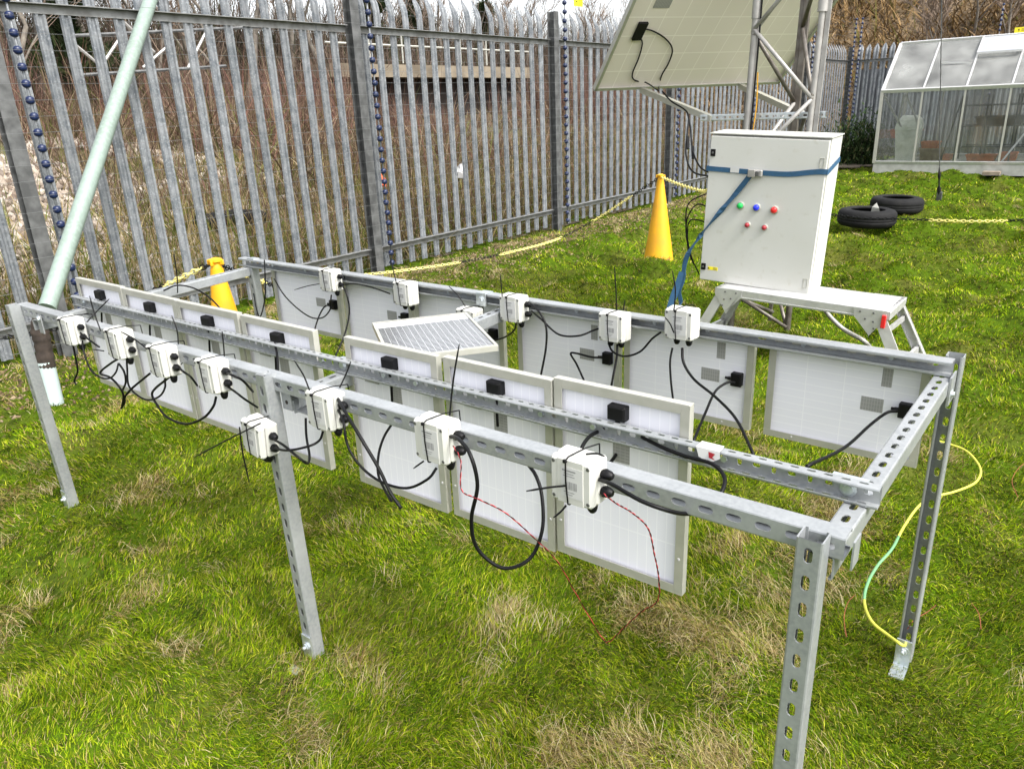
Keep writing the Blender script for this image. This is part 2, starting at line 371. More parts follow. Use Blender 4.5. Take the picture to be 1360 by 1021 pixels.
# ================================================================== THE FRAME
T=.90; S=.0413; TH=.0026
def slotted(mb,O,u,v,n,L,Wd,pitch=.05,sl=.028,sw=.013,phase=0,vert_every=0):
    """flat plate from O along u (length L), centred across v (width Wd), outer face towards n, real slots cut through"""
    N=int(L/pitch); st=(L-N*pitch)/2
    def quad(a,b_,c,d): mb.add([a,b_,c,d],[(0,1,2,3)])
    for side in (0,1):
        o=O-n*(TH*side)
        for (a0,a1) in ((0,st),(L-st,L)):
            if a1-a0>1e-5: quad(o+u*a0-v*Wd/2,o+u*a1-v*Wd/2,o+u*a1+v*Wd/2,o+u*a0+v*Wd/2)
    for k in range(N):
        c=O+u*(st+(k+.5)*pitch); a,b_=sl,sw
        if vert_every and k%2: a,b_=.010,Wd*.55
        if a>=b_: R=b_/2; sx=a/2-R; sy=0
        else: R=a/2; sx=0; sy=b_/2-R
        q=.7071*R; S_=[(sx,-sy-R),(sx+q,-sy-q),(sx+R,0),(sx+q,sy+q),(sx,sy+R),(-sx,sy+R),(-sx-q,sy+q),(-sx-R,0),(-sx-q,-sy-q),(-sx,-sy-R)]
        h=Wd/2; p=pitch/2; e=max(sx,.002); O_=[(e,-h),(p,-h),(p,0),(p,h),(e,h),(-e,h),(-p,h),(-p,0),(-p,-h),(-e,-h)]
        vs=[]
        for side in (0,1):
            for (x,y) in S_+O_: vs.append(c+u*x+v*y-n*(TH*side))
        fs=[]
        for i in range(10):
            j=(i+1)%10
            fs.append((i,j,10+j,10+i)); fs.append((20+j,20+i,30+i,30+j)); fs.append((i,20+i,20+j,j))
        mb.add(vs,fs)
def strut(mb,A,B,N,web=True,flange=(False,False),D=S,W=S,lip=.007,pitch=.05,ventr=False,fl_pitch=None,phase=0):
    """channel from A to B; A,B lie on the middle of the web's outer face; N points out of the web"""
    A,B=V(A),V(B); u=(B-A); L=u.length; u=u/L; N=V(N); N=(N-u*N.dot(u)).normalized(); s=u.cross(N); h=W/2; r=.0036; din=-N
    for sg,fl in ((1,flange[0]),(-1,flange[1])):
        lipd=[(D-r,h),(D-.3*r,h-.3*r),(D,h-r),(D,h-lip),(D-TH,h-lip),(D-TH,h-TH)]
        if not fl:
            poly=[(0,h-r),(.3*r,h-.3*r),(r,h)]+lipd+[(TH,h-TH),(TH,h-r)]
            mb.prism(poly,A,B,din,s*sg)
        else:
            mb.prism([(0,h-r),(.3*r,h-.3*r),(r,h),(r+.001,h),(r+.001,h-TH),(TH,h-TH),(TH,h-r)],A,B,din,s*sg)
            mb.prism([(D-r-.001,h)]+lipd+[(D-r-.001,h-TH)],A,B,din,s*sg)
            w=D-2*r-.002; slotted(mb,A+din*(r+.001+w/2)+s*sg*h,u,din,s*sg,L,w,pitch=fl_pitch or pitch,sl=.017 if fl_pitch else .028,sw=.0065 if fl_pitch else .013)
    if web: slotted(mb,A,u,s,N,L,W-2*r,pitch=pitch,vert_every=1 if ventr else 0,sl=.016 if ventr else .028,sw=.010 if ventr else .0135)
    else: mb.prism([(0,h-r),(0,-h+r),(TH,-h+r),(TH,h-r)],A,B,din,s)
    return mb
frame=empty('mounting_frame',(-1.5,.5,0),'long galvanised slotted strut frame on legs standing on the grass','mounting frame')
def fpart(name,mb,m='galv',parent=None,smooth=False,angle=None): return mb.build(name,MT[m],parent or frame,smooth=smooth,angle=angle)
h=S/2
FA=at(17,404.5,z=T); FA=V((FA.x,FA.y+.012,T)); FB=V((.062,0,T))
fpart('rail',strut(MB(),FA-V((0,0,h)),FB-V((0,0,h)),(0,-1,0)))
MA=at(92,393,z=T); MA.y+=.004; MA.z=T; MBp=at(1168,650.3,z=T); Mw=.0235
fpart('rail',strut(MB(),MA+V((0,Mw,-h)),MBp+V((0,Mw,-h)),(0,1,0),flange=(True,True),D=Mw,pitch=.0335,ventr=True,fl_pitch=.03,lip=.006))
BA=at(316,342.5,z=T); BB=at(1265,481.5,z=T); BA.z=BB.z=T
fpart('rail',strut(MB(),BA+V((0,S,-h)),BB+V((0,S,-h)),(0,1,0),lip=.0095))
zc=T-S-.001
CR_=[((-2.875,-.045,zc),(-3.045,1.03,zc)),((-1.335,.004,zc),(-1.405,1.03,zc)),((.0285,.004,zc),(.0285,1.022,zc))]
for a,b_ in CR_: fpart('cross_rail',strut(MB(),a,b_,(0,0,1)))
# legs: web outer face centre bottom -> top
def leg(base,top,N,foot=True,face=None):
    base,top=V(base),V(top); o=fpart('leg',strut(MB(),base,top,N)); return o
leg((.0207,-S-.0005,-.05),(.0207,-S-.0005,T+.004),(0,-1,0))
f1=at(417,873,y=-.03); t1=at(342,489,y=-.045)
leg((f1.x,-S-.001,-.03),(t1.x,-S-.003,T+.006),(0,-1,0))
f2=at(95,666,y=-.035); t2=at(22,409,y=-.05)
leg((f2.x,-S-.012,-.03),(t2.x,FA.y-S-.001,T+.004),(0,-1,0))
leg((.043,1.066,-.085),(.043,1.066,T+.002),(0,1,0))
leg((-3.02,.990,-.03),(-3.02,.990,T-S-.002),(0,-1,0))
# foot plates with bolts
def foot(x,y,z,ax):
    m=MB(); ax=V(ax).normalized(); t=V((-ax.y,ax.x,0)); R=Matrix((t,ax,(0,0,1))).transposed()
    m.box(V((x,y,z+.045))+ax*.0225*1.02,(.04,.005,.095),R); m.box(V((x,y,z+.004))+ax*.055,(.04,.07,.005),R); o=fpart('foot_plate',m,'zinc')
    n=MB(); p=V((x,y,z+.055))+ax*.026; n.lathe(p,[(.0001,.006),(.011,.006),(.011,0),(.0001,0)],6,axis=ax); n.lathe(p,[(.017,.0015),(.017,0)],14,axis=ax); n.lathe(p,[(.005,0),(.005,.014)],8,axis=ax); n.build('bolt',MT['zinc'],o)
foot(.043,1.0225,-.055,(0,-1,0)); foot(f1.x,-.0225,-.012,(0,-1,0)); foot(f2.x,-.034,-.015,(0,-1,0))
# corner and end brackets
def bolt(p,ax,par,r=.009):
    n=MB(); ax=V(ax).normalized(); n.lathe(p,[(.0001,.007),(r,.007),(r,.0)],6,axis=ax); n.lathe(p,[(.0001,.002),(r*1.5,.0018),(r*1.5,0)],14,axis=ax); return n.build('bolt',MT['zinc'],par,angle=30)
m=MB(); bx=-1.312; m.box((bx-.045,-.003,T-.05),(.040,.005,.088)); m.box((bx-.0225,.02,T-.083),(.005,.041,.035)); m.box((bx+.018,.022,T-.0935),(.075,.041,.004))
o=fpart('bracket',m); bolt((bx-.045,-.0055,T-.022),(0,-1,0),o); 
n=MB(); n.lathe((bx-.045,-.0057,T-.072),[(.0001,.0006),(.006,.0005),(.006,0)],12,axis=V((0,-1,0))); n.build('hole',MT['dark'],o)  # dark disc stands in for the shade inside an open hole
m=MB(); m.box((-2.83,-.005+FA.y,T-.052),(.036,.004,.07)); o=fpart('bracket',m); bolt((-2.83,FA.y-.007,T-.03),(0,-1,0),o)
m=MB(); m.box((.0525,.985,T-.07),(.005,.07,.075)); o=fpart('bracket',m); bolt((.0552,.985,T-.085),(1,0,0),o)
m=MB(); m.box((.074,.022,T-.03),(.003,.036,.05)); fpart('bracket',m)
# window brackets clamping the middle rail (right end, middle, left) and on the back rail
for xx in (.015,-1.345,-2.93):
    yy=MA.y+(MBp.y-MA.y)*(xx-MA.x)/(MBp.x-MA.x)
    m=MB(); m.box((xx-.008,yy+Mw+.0125,T-.012),(.062,.022,.004)); m.box((xx-.008,yy+Mw+.0255,T-.026),(.062,.004,.032)); o=fpart('clamp_bracket',m,'zinc')
    bolt((xx-.004,yy+Mw-.004,T-.022),(0,-1,0),o,.010)
xx=-1.50; m=MB(); m.box((xx,BB.y-.004,T-.022),(.045,.005,.046)); m.box((xx,BB.y+.018,T+.0023),(.045,.046,.004)); o=fpart('clamp_bracket',m,'zinc'); bolt((xx,BB.y-.007,T-.02),(0,-1,0),o,.010)
m=MB(); m.box((-3.0,BA.y+.02,T+.0022),(.055,.036,.004)); fpart('clamp_bracket',m,'zinc')
# little bolts inside the open faces of the middle and back rails
for rail_y,xs in ((None,[-.22,-.52,-.66,-.93,-1.06,-1.18,-1.44,-1.9,-2.4]),(BB.y,[-.1,-.33,-.62,-.8,-1.1,-1.3,-1.7,-2.2,-2.6,-2.85])):
    for xx in xs:
        yy=(MA.y+(MBp.y-MA.y)*(xx-MA.x)/(MBp.x-MA.x)+Mw-.004) if rail_y is None else rail_y+S-.0045
        n=MB(); p=(xx,yy,T-.022); n.lathe(p,[(.0001,.006),(.007,.006),(.007,0)],6,axis=V((0,-1,0))); n.build('bolt',MT['zinc'],frame)
# price sticker on the middle rail
p=at(942,603,y=.188); m=MB(); m.add([(p.x-.026,p.y-.006,T+.001),(p.x+.024,p.y-.006,T+.0015),(p.x+.026,p.y-.009,T-.012),(p.x+.006,p.y-.010,T-.025),(p.x-.018,p.y-.009,T-.018),(p.x-.025,p.y+.02,T+.003),(p.x+.022,p.y+.02,T+.003)],[(0,1,2,3,4),(0,1,6,5)])
o=fpart('sticker',m,'white'); m=MB(); m.add([(p.x+.002,p.y-.0098,T-.002),(p.x+.016,p.y-.0098,T-.004),(p.x+.011,p.y-.0108,T-.012),(p.x+.017,p.y-.0108,T-.017),(p.x+.004,p.y-.0108,T-.014)],[(0,1,2,3,4)]); m.build('printed_mark',MT['dred'],o)
# ------------------------------------------------------------------ small solar panels (prototype: local, portrait, back towards -Y)
PW,PH,PD=.348,.452,.018
def make_panel():
    r=empty('solar_panel',(0,0,0)); fw=.020
    m=MB(); w,hh=PW/2,PH/2
    for sg in (-1,1):
        m.rbox((sg*(w-.001),PD/2,0),(.0022,PD,PH),r=.0006); m.rbox((sg*(w-fw/2-.0021),.0008,0),(fw,.0016,PH-.0044),r=.0004)
        m.rbox((0,PD/2,sg*(hh-.001)),(PW-.0044,PD,.0022),r=.0006); m.rbox((0,.0008,sg*(hh-fw/2-.0021)),(PW-2*fw-.0046,.0016,fw),r=.0004)
        m.box((sg*(w-.005),PD+.0006,0),(.010,.0012,PH)); m.box((0,PD+.0006,sg*(hh-.005)),(PW-.0202,.0012,.010))
    m.build('frame',MT['alu'],r,local=True)
    m=MB(); m.box((0,PD-.006,0),(PW-.005,.0015,PH-.005)); m.build('back_sheet',MT['backsheet'],r,local=True)
    m=MB(); m.box((0,PD-.003,0),(PW-.005,.0035,PH-.005)); m.build('solar_cells',MT['cells'],r,local=True)
    j=MB(); j.rbox((0,.002,PH/2-.050),(.046,.022,.034),r=.002); j.rbox((0,-.0095,PH/2-.050),(.040,.003,.028),r=.001); jb=j.build('connection_box',MT['black'],r,local=True)
    g=MB(); g.lathe((0,0,PH/2-.067),[(.006,0),(.006,-.010),(.0045,-.014),(.0045,-.02)],10); g.build('cable_gland',MT['black'],jb,local=True)
    l=MB(); l.box((.004,PD-.0070,PH/2-.142),(.044,.0006,.062)); l.build('rating_label',MT['plate'],r,local=True)
    l=MB(); l.box((-.088,PD-.0070,PH/2-.110),(.058,.0006,.028)) ; l.build('rating_label',MT['plate'],r,local=True)
    for (sx,sz) in ((-1,.3),(1,.3),(-1,-.3),(1,-.3)):
        s=MB(); s.lathe((sx*(w-.012),-.0002,sz*PH),[(.0001,.0014),(.0035,.0008),(.0038,0)],10,axis=V((0,-1,0))); s.build('rivet',MT['white'],r,local=True)
    return r
proto=make_panel()
front=[[(101,368),(159.5,382.5),'small solar panel at the far left end of the front row, nearest the green pole'],[(161.5,382),(231,399.5),'second small solar panel from the far left end in the front row'],
 [(234,397.5),(315,418.5),'third small solar panel of the front row, in front of the yellow cone'],[(320,417),(415,441.5),'front row solar panel behind the middle leg, just left of the wide gap'],
 [(458,448),(579,473.5),'front row solar panel directly below the glossy tilted panel'],[(590,474),(733,505.5),'front row solar panel behind the big drooping black cable loop, second from the near end'],
 [(738,500),(918.5,541.5),'nearest solar panel of the front row, with the red wire hanging across its white back']]
def mid_y(x): return MA.y+(MBp.y-MA.y)*(x-MA.x)/(MBp.x-MA.x)
tilt=[.004,-.003,.006,.002,-.004,.005,0]
for i,(a,c,lab) in enumerate(front):
    y=mid_y(-1.5)+Mw+.006
    for _ in range(3):
        A=at(*a,y=y); B=at(*c,y=y); y=mid_y((A.x+B.x)/2)+Mw+.004
    o=proto if i==0 else copy_tree(proto)
    ztop=(A.z+B.z)/2; w=(B.x-A.x); o.scale=(w/PW,1,1.0); o.location=((A.x+B.x)/2-.004,y,ztop-PH/2); o.rotation_euler=(tilt[i],math.radians(.4)*(i%2),math.atan2(MBp.y-MA.y,MBp.x-MA.x))
    tag(o,lab,'solar panel','small solar panels hung along the frame')
back=[[(370,425),(458,447),'small solar panel at the far left of the back row, white back towards the camera'],[(463,448),(552,470),'back row solar panel second from the left, white back partly behind the front row'],
 [(556,470),(671,500),'back row solar panel half hidden behind the glossy tilted panel'],[(690,515),(822,546),'back row solar panel with a bent cable, just right of the tilted panel'],
 [(828,545),(994,576),'back row solar panel with two crossing cables, second from the near end'],[(1013,580),(1216,623),'back row solar panel at the near right end beside the corner post']]
for i,(a,c,lab) in enumerate(back):
    y=BB.y+S+.006; A=at(*a,y=y); B=at(*c,y=y); o=copy_tree(proto); w=B.x-A.x
    o.location=((A.x+B.x)/2,y,.565+PW/2-(.012 if i==3 else 0)); o.rotation_euler=(0,math.radians(90),0); o.scale=(.92,1,w/PH); o.location.z=.572+PW*.46-(.010 if i==3 else 0)
    tag(o,lab,'solar panel','small solar panels hung along the frame')
# tilted panel lying on the middle cross rail, cells up
zt=T-S+.019; A=at(495,430,z=zt); B=at(618,413.5,z=zt); Cc=at(660,457,z=zt)
o=copy_tree(proto); o.location=((A+Cc)/2); u=(Cc-B); u.z=0; v=(B-A); v.z=0
ez=u.normalized(); ex=(v-ez*v.dot(ez)).normalized(); R=Matrix((ex,ez.cross(ex)*1.0,ez)).transposed()
if R.col[1].z<0: ex=-ex; R=Matrix((ex,ez.cross(ex),ez)).transposed()
o.rotation_euler=R.to_euler(); o.location=(A+Cc)/2-R.col[1]*PD; o.scale=(v.length/PW,1,u.length/PH)
tag(o,'small solar panel lying face up with its glossy cells showing, between the two rows','solar panel')
# ------------------------------------------------------------------ junction boxes
def make_box(side='right'):
    """local: back face at y=0, front towards -Y"""
    r=empty('junction_box',(0,0,0)); w,hh,d=.094,.094,.058
    m=MB(); m.rbox((0,-.018,0),(w,.036,hh),r=.005); m.build('enclosure',MT['box'],r,local=True)
    m=MB(); m.rbox((0,-.0465,0),(w,.020,hh),r=.006); m.rbox((-.0,-.0568,0),(.058,.002,hh-.004),r=.0009)
    lid=m.build('lid',MT['box'],r,local=True)
    for sx in(-1,1):
        for sz in(-1,1):
            s=MB(); s.lathe((sx*.038,-.0562,sz*.036),[(.0001,.0012),(.0036,.0008),(.0040,0)],10,axis=V((0,-1,0))); s.build('screw',MT['screw'],lid,local=True)
    m=MB(); m.box((.004,-.0583,0),(.048,.0006,.062)); lb=m.build('paper_label',MT['white'],r,local=True)
    m=MB()
    x=-.010
    for k in range(9):
        ww=(.0013,.0007,.0020,.001)[k%4]; m.box((x+.004,-.0588,-.006),(ww,.0004,.016)); x+=.0026
    for k,(zz,ww) in enumerate(((.024,.03),(.018,.022),(.013,.026),(-.020,.024),(-.025,.016))): m.box((-.002,-.0588,zz),(ww,.0004,.0014 if k else .003))
    m.build('barcode_print',MT['greyink'],lb,local=True)
    def gland(p,ax):
        n=MB(); n.lathe(p,[(.0075,-.002),(.0075,.004),(.0095,.004),(.0105,.006),(.0105,.013),(.0088,.019),(.0055,.0235),(.0045,.0235)],10,axis=V(ax)); n.lathe(p,[(.0115,.004),(.0115,.009)],6,axis=V(ax)); return n.build('cable_gland',MT['black'],r,local=True,angle=40)
    if side=='right': gland((w/2,-.022,.017),(1,0,0)); gland((w/2,-.022,-.018),(1,0,0)); gland((.026,-.022,-hh/2),(0,0,-1))
    else: gland((-.018,-.022,-hh/2),(0,0,-1)); gland((.022,-.022,-hh/2),(0,0,-1))
    return r
bp=make_box('right'); bq=make_box('down'); usedp=[0]; usedq=[0]
def strap_band(o,zr,xo=0,skew=.004,behind=.045):
    """cable tie looped round box and rail (child of the box)"""
    w=.0024; m=MB(); p=o.location; 
    R=o.rotation_euler.to_matrix()
    loop=[(xo,-.0600,-.045),(xo-skew,-.0605,.0),(xo-skew,-.0605,.044),(xo-skew*.6,-.052,.0495),(xo,-.03,.0495),(xo+.003,0,.0485),(xo+.004,behind,.040),(xo+.004,behind+.002,-.01),(xo+.002,.003,-.047),(xo,-.03,-.0495),(xo,-.055,-.0485),(xo,-.0600,-.045)]
    pts=[p+R@V(q) for q in loop]
    for a,b_ in zip(pts[:-1],pts[1:]): m.tube([a,b_],w*.62,5)
    m.rbox(p+R@V((xo-skew,-.0625,.044)),(.007,.006,.007),R,r=.001)
    return m
def ties(o,tails,xo=0,skew=.004):
    m=strap_band(o,0,xo,skew)
    for t in tails: m.tube(smooth_path(t,3),[.0021]*(len(smooth_path(t,3))-1)+[.0012],5)
    b_=m.build('cable_tie',MT['cable'],None)
    # hang it under its box
    me=b_.data; mw=Matrix.Translation(o.location)@o.rotation_euler.to_matrix().to_4x4(); me.transform(mw.inverted()); b_.parent=o
def jb(cx,cy,y,lab,tails=(),kind='r',rot=(0,0,0),zoff=0,xo=-.004,skew=.004,grp='white junction boxes strapped to the frame'):
    if kind=='r': o=bp if not usedp[0] else copy_tree(bp); usedp[0]=1
    else: o=bq if not usedq[0] else copy_tree(bq); usedq[0]=1
    for c in list(o.children):
        if c.name.startswith('cable_tie'): bpy.data.objects.remove(c)
    p=at(cx,cy,y=y-.058); o.location=(p.x,y,p.z+zoff); o.rotation_euler=rot; tag(o,lab,'junction box',grp)
    return o,tails,xo,skew
J=[]
def A_(px,py,y): return at(px,py,y=y)
y0=-.002
J.append(jb(757,641,y0,'nearest white junction box, with a red wire leaving its lower gland',[[A_(779,603,-.04),A_(792,602,-.05),A_(803,606,-.03)],[A_(751,645,-.064),A_(730,647,-.09),A_(699,652,-.11)],[A_(752,671,-.06),A_(744,680,-.07),A_(735,687,-.08)]],xo=-.004))
J.append(jb(569,588,y0,'white front rail junction box with the big black cable loop and tall tie tail',[[A_(597,555,.0),A_(602,505,.01),A_(610,457,.02)],[A_(563,612,-.06),A_(549,622,-.08)]]))
J.append(jb(421,547,y0,'white front rail junction box just right of the middle leg, two tie tails above',[[A_(411,518,-.06),A_(403,498,-.05),A_(391,479,-.04)],[A_(451,515,.01),A_(459,498,.03),A_(466,480,.04)]]))
J.append(jb(333,584,-.047,'lowest white junction box, strapped to the middle leg below the rail',[[A_(346,562,-.1),A_(300,585,-.14),A_(260,606,-.18)],[A_(318,567,-.108),A_(322,600,-.11),A_(331,640,-.11)]],rot=(0,math.radians(6),math.radians(-3))))
J.append(jb(271,501,FA.y*.5,'fourth white junction box from the far left end, next to the middle leg',[[A_(298,473,.0),A_(297,458,.0),A_(295,440,.0)]]))
J.append(jb(205,481,FA.y*.6,'third white junction box from the far left end of the front rail, above tangled cables',[[A_(237,457,.0),A_(235,438,.0),A_(228,419,.0)],[A_(195,463,-.1),A_(178,450,-.1),A_(160,440,-.08)]]))
J.append(jb(148,458,FA.y*.75,'second white junction box from the far left end, with crossed tie tails above it',[[A_(134,440,-.1),A_(125,415,-.1),A_(119,393,-.1)],[A_(115,428,-.1),A_(130,412,-.06),A_(145,397,-.04)],[A_(138,466,-.11),A_(122,464,-.13)]]))
J.append(jb(85,441,FA.y*.9,'white junction box at the far left end of the front rail beside the corner leg',[[A_(108,418,.0),A_(112,417,.02),A_(118,416,.04)]]))
yb=BB.y-.003
J.append(jb(900,432,yb,'square white junction box facing front on the back rail, two cables from its underside',[[A_(895,412,yb-.06),A_(897,385,yb-.06),A_(893,360,yb-.06)],[A_(895,442,yb-.065),A_(890,430,yb-.07),A_(883,421,yb-.075)]],kind='d'))
J.append(jb(810,436,yb,'white junction box on the back rail behind the nearest front panel, tall tie tail above',[[A_(819,412,yb-.06),A_(818,385,yb-.06),A_(816,354,yb-.06)],[A_(828,412,yb),A_(830,398,yb)]],kind='d'))
J.append(jb(676,411,yb,'white junction box on the back rail just right of the tilted panel, barcode label showing',[[A_(667,394,yb-.06),A_(666,380,yb-.06),A_(664,363,yb-.06)]],))
J.append(jb(617,428,yb-.02,'white junction box half hidden behind the tilted panel',[[A_(618,407,yb-.08),A_(608,392,yb-.08),A_(596,380,yb-.08)]],grp=None))
J.append(jb(532,391,yb,'white junction box on the back rail left of the tilted panel, second from the left',[[A_(527,378,yb-.06),A_(522,358,yb-.06),A_(516,335,yb-.06)]],kind='d'))
J.append(jb(432,373,yb,'white junction box at the left end of the back rail',[[A_(424,377,yb-.07),A_(408,380,yb-.09),A_(391,385,yb-.11)]]))
for a in J: ties(*a)
bpy.context.view_layer.update()
# ------------------------------------------------------------------ cables
def cable(lab,pts,r=.0034,m='cable',name='cable',cat='cable',grp='black cables hanging from the frame',parent=None):
    P=[]
    for q in pts:
        if isinstance(q,Vector): P.append(q)
        elif len(q)==3 and not isinstance(q[2],str): P.append(at(q[0],q[1],y=q[2]))
        elif len(q)==4: P.append(at(q[0],q[1],**{q[2]:q[3]}))
    o=MB().tube(smooth_path(P,7),r,7).build(name,MT[m],parent,smooth=True); return tag(o,lab,cat,grp) if parent is None else o
f=-.03
cable('big drooping black cable loop under the second nearest junction box',[(597,579,f),(609,583,f-.03),(625,605,f-.06),(634,645,f-.06),(626,690,f-.06),(634,728,f-.05),(668,754,f-.02),(703,742,.02),(720,705,.05),(720,660,.08),(712,632,.1),(700,615,.12)],.0042)
cable('black cable from the nearest box running under the rail and up into the middle rail',[(795,636,f),(815,644,f-.03),(850,664,f-.045),(885,677,f-.03),(912,682,.0),(940,676,.06),(960,650,.11),(961,631,.145),(944,615,.17),(911,606,.185),(880,594,.19),(852,580,.20)],.0040)
cable('black cable end hanging from the box right of the middle leg',[(449,530,f),(459,548,f-.03),(480,583,f-.05),(503,622,f-.05),(518,653,f-.05),(533,675,f-.05)],.0042)
cable('grey black cable sweeping from the box right of the middle leg to the next box',[(449,544,f),(456,560,f-.04),(462,592,f-.05),(480,620,f-.05),(507,640,f-.04),(540,648,f-.03),(568,636,f-.02),(580,621,f)],.0032)
cable('thin black cable curving down from behind the front rail across a white panel',[(521,562,.09),(510,580,.07),(503,602,.05),(502,628,.03),(510,648,.0),(520,665,-.04)],.0034)
cable('black cable from the box on the middle leg up behind the next box',[(357,580,-.07),(375,590,-.09),(395,606,-.09),(408,615,-.07),(411,605,-.03),(407,580,.03),(406,555,.05)],.0034)
cable('black cable joining the box on the middle leg and the box right of it',[(361,593,-.07),(380,598,-.09),(408,593,-.08),(424,585,-.05),(429,573,f)],.0032)
cable('black cable under the box on the middle leg rising behind the leg',[(348,608,-.07),(357,612,-.06),(367,604,-.02),(374,590,.02),(370,560,.05),(369,525,.08),(369,480,.14),(365,455,.18)],.0036)
cable('black cable from the fourth box to behind the middle leg',[(297,494,f),(308,498,f-.03),(322,505,f-.01),(336,520,.02)],.0034)
cable('thin black cable from the lower gland of the fourth box to the middle leg',[(299,511,f),(312,520,f-.02),(325,530,f),(342,541,.02)],.0032)
cable('large black loop between the third and fourth boxes of the front rail',[(287,527,f),(283,540,f-.02),(270,555,f-.03),(247,563,f-.03),(222,554,f-.03),(209,538,f-.03),(202,524,f-.03),(207,515,f-.03),(222,503,f-.03),(233,492,f)],.0038)
cable('small black cable crossing from the third box to behind the fourth box',[(233,483,f),(243,493,f-.02),(253,500,.0),(262,512,.03)],.0034)
cable('short black loop below the third box',[(219,503,f),(219,515,f-.02),(212,526,f-.02),(198,531,f-.02),(184,526,f-.02),(171,512,f-.02),(169,490,f),(168,470,f)],.0032)
cable('black cable slanting down behind the third box towards the tangle',[(199,496,f),(188,505,f),(175,516,f-.02),(166,527,f-.03),(165,535,f-.03),(161,542,f-.03)],.0038)
cable('black cable kinked sharply to the left below the second box',[(164,460,f),(163,472,f-.03),(148,482,f-.04),(133,495,f-.05),(146,501,f-.05),(157,512,f-.05),(164,525,f-.04),(162,540,f-.03)],.0036)
cable('black cable looping from the first box to the underside of the second box',[(109,452,f-.03),(112,470,f-.04),(120,490,f-.05),(133,501,f-.05),(146,502,f-.05),(154,494,f-.05),(157,483,f)],.0030)
cable('black cable from the second box dropping into the tangle',[(158,483,f),(165,494,f-.03),(167,507,f-.03),(163,518,f-.03)],.0034)
cable('straight black cable between the first and second boxes',[(104,440,f-.03),(114,448,f-.03),(132,461,f-.02)],.0032)
cable('black cable hanging straight down under the first box',[(97,458,f-.04),(101,478,f-.04),(103,493,f-.04),(99,505,f-.04),(101,511,f-.04)],.0034)
y1=yb-.03
cable('black cable looping between the two nearest boxes of the back rail',[(706,413,y1),(720,425,y1-.03),(742,444,y1-.04),(768,446,y1-.04),(790,438,y1),(798,436,y1)],.0034)
cable('black cable dropping behind the nearest front panel from the box beside the tilted panel',[(705,403,y1),(716,414,y1-.03),(725,433,y1-.04),(725,462,y1-.05),(718,500,y1-.08)],.0038)
cable('black cable from under the box beside the tilted panel to the panel behind',[(686,428,y1),(683,438,y1),(672,447,y1+.02),(655,453,y1+.06)],.0032)
cable('black cable slung from the second nearest back box to the square one',[(808,456,y1),(814,467,y1-.02),(830,473,y1-.03),(850,467,y1-.02),(866,450,y1-.01),(878,441,y1)],.0034)
cable('black cable hanging under the second nearest back box',[(820,457,y1),(819,475,y1-.02),(812,512,y1-.06)],.0038)
cable('bent black cable from the black box on the fourth back panel',[(800,475,y1+.06),(785,474,y1+.04),(765,469,y1+.03),(758,470,y1+.03),(766,484,y1),(777,508,y1-.05)],.0036)
cable('short black cable hanging straight under the square box',[(893,462,y1),(890,480,y1-.02),(891,505,y1-.03),(894,532,y1-.04)],.0034)
cable('long black cable curving from the square box down behind the middle rail',[(906,462,y1),(908,482,y1-.02),(922,504,y1-.05),(950,527,y1-.1),(978,557,y1-.18),(1001,604,y1-.3)],.0042)
cable('black cable arching from the black box of the fifth back panel',[(976,508,y1+.06),(966,508,y1+.04),(950,520,y1),(936,550,y1-.1),(921,586,y1-.25)],.0040)
cable('black cable from the black box of the nearest back panel down to the middle rail',[(1192,546,y1+.05),(1178,548,y1+.03),(1156,564,y1-.02),(1122,594,y1-.25),(1072,619,y1-.6)],.0042)
cable('small black loop below the left box of the back rail',[(440,392,y1),(439,402,y1+.03),(438,412,y1+.03),(428,422,y1),(412,421,y1),(392,407,y1),(376,390,y1+.01),(364,370,y1)],.0032)
cable('black cable from the left back panel box dropping behind the front row',[(443,408,y1+.06),(433,406,y1+.04),(425,417,y1),(418,438,y1-.05),(415,460,y1-.1)],.0036)
cable('black cable arc right of the left box on the back rail',[(452,375,y1),(460,390,y1-.02),(464,415,y1-.03),(457,446,y1-.08),(445,474,y1-.15)],.0036)
cable('thin black cable along the underside of the back rail',[(453,378,y1),(472,377,y1),(495,382,y1),(518,390,y1)],.003)
cable('grey black cable loop in front of the yellow cone at the far end',[(217,386,y1-.55),(236,379,y1-.5),(258,383,y1-.45),(278,395,y1-.4),(292,409,y1-.4)],.0034)
cable('black cable hanging in a loop on the far corner post',[(351,345,.97),(352,365,.96),(352,395,.95),(346,420,.93),(341,412,.94),(337,390,.98)],.0032)
cable('black tie tail standing up behind the front row at the far end',[(236,389,.55),(235,365,.55),(231,338,.55)],.0026,cat='cable tie',name='cable_tie',grp=None)
for i,(px,py) in enumerate(((132,391),(196,407),(275,424),(363,444),(517,483),(657,514))):
    y=.232; a=at(px+3,py+8,y=y); yy=mid_y(a.x)+Mw-.002
    cable(f'short black lead below the black box of the {["first","second","third","fourth","fifth","sixth"][i]} front panel from the left',[(px+3,py+10,yy+.008),(px+3,py+30,yy-.012 if False else yy+.004),(px+4,py+52,yy-.0)],.0036,grp='short leads below the front row panels')
cable('thick black cable curving behind the near end of the front rail',[(825,556,.236),(800,570,.22),(785,578,.17),(775,590,.13),(769,606,.10),(766,625,.08)],.0042)
cable('short black cable end showing below the middle rail at the nearest panel',[(822,598,.235),(818,604,.22),(810,615,.18)],.004)
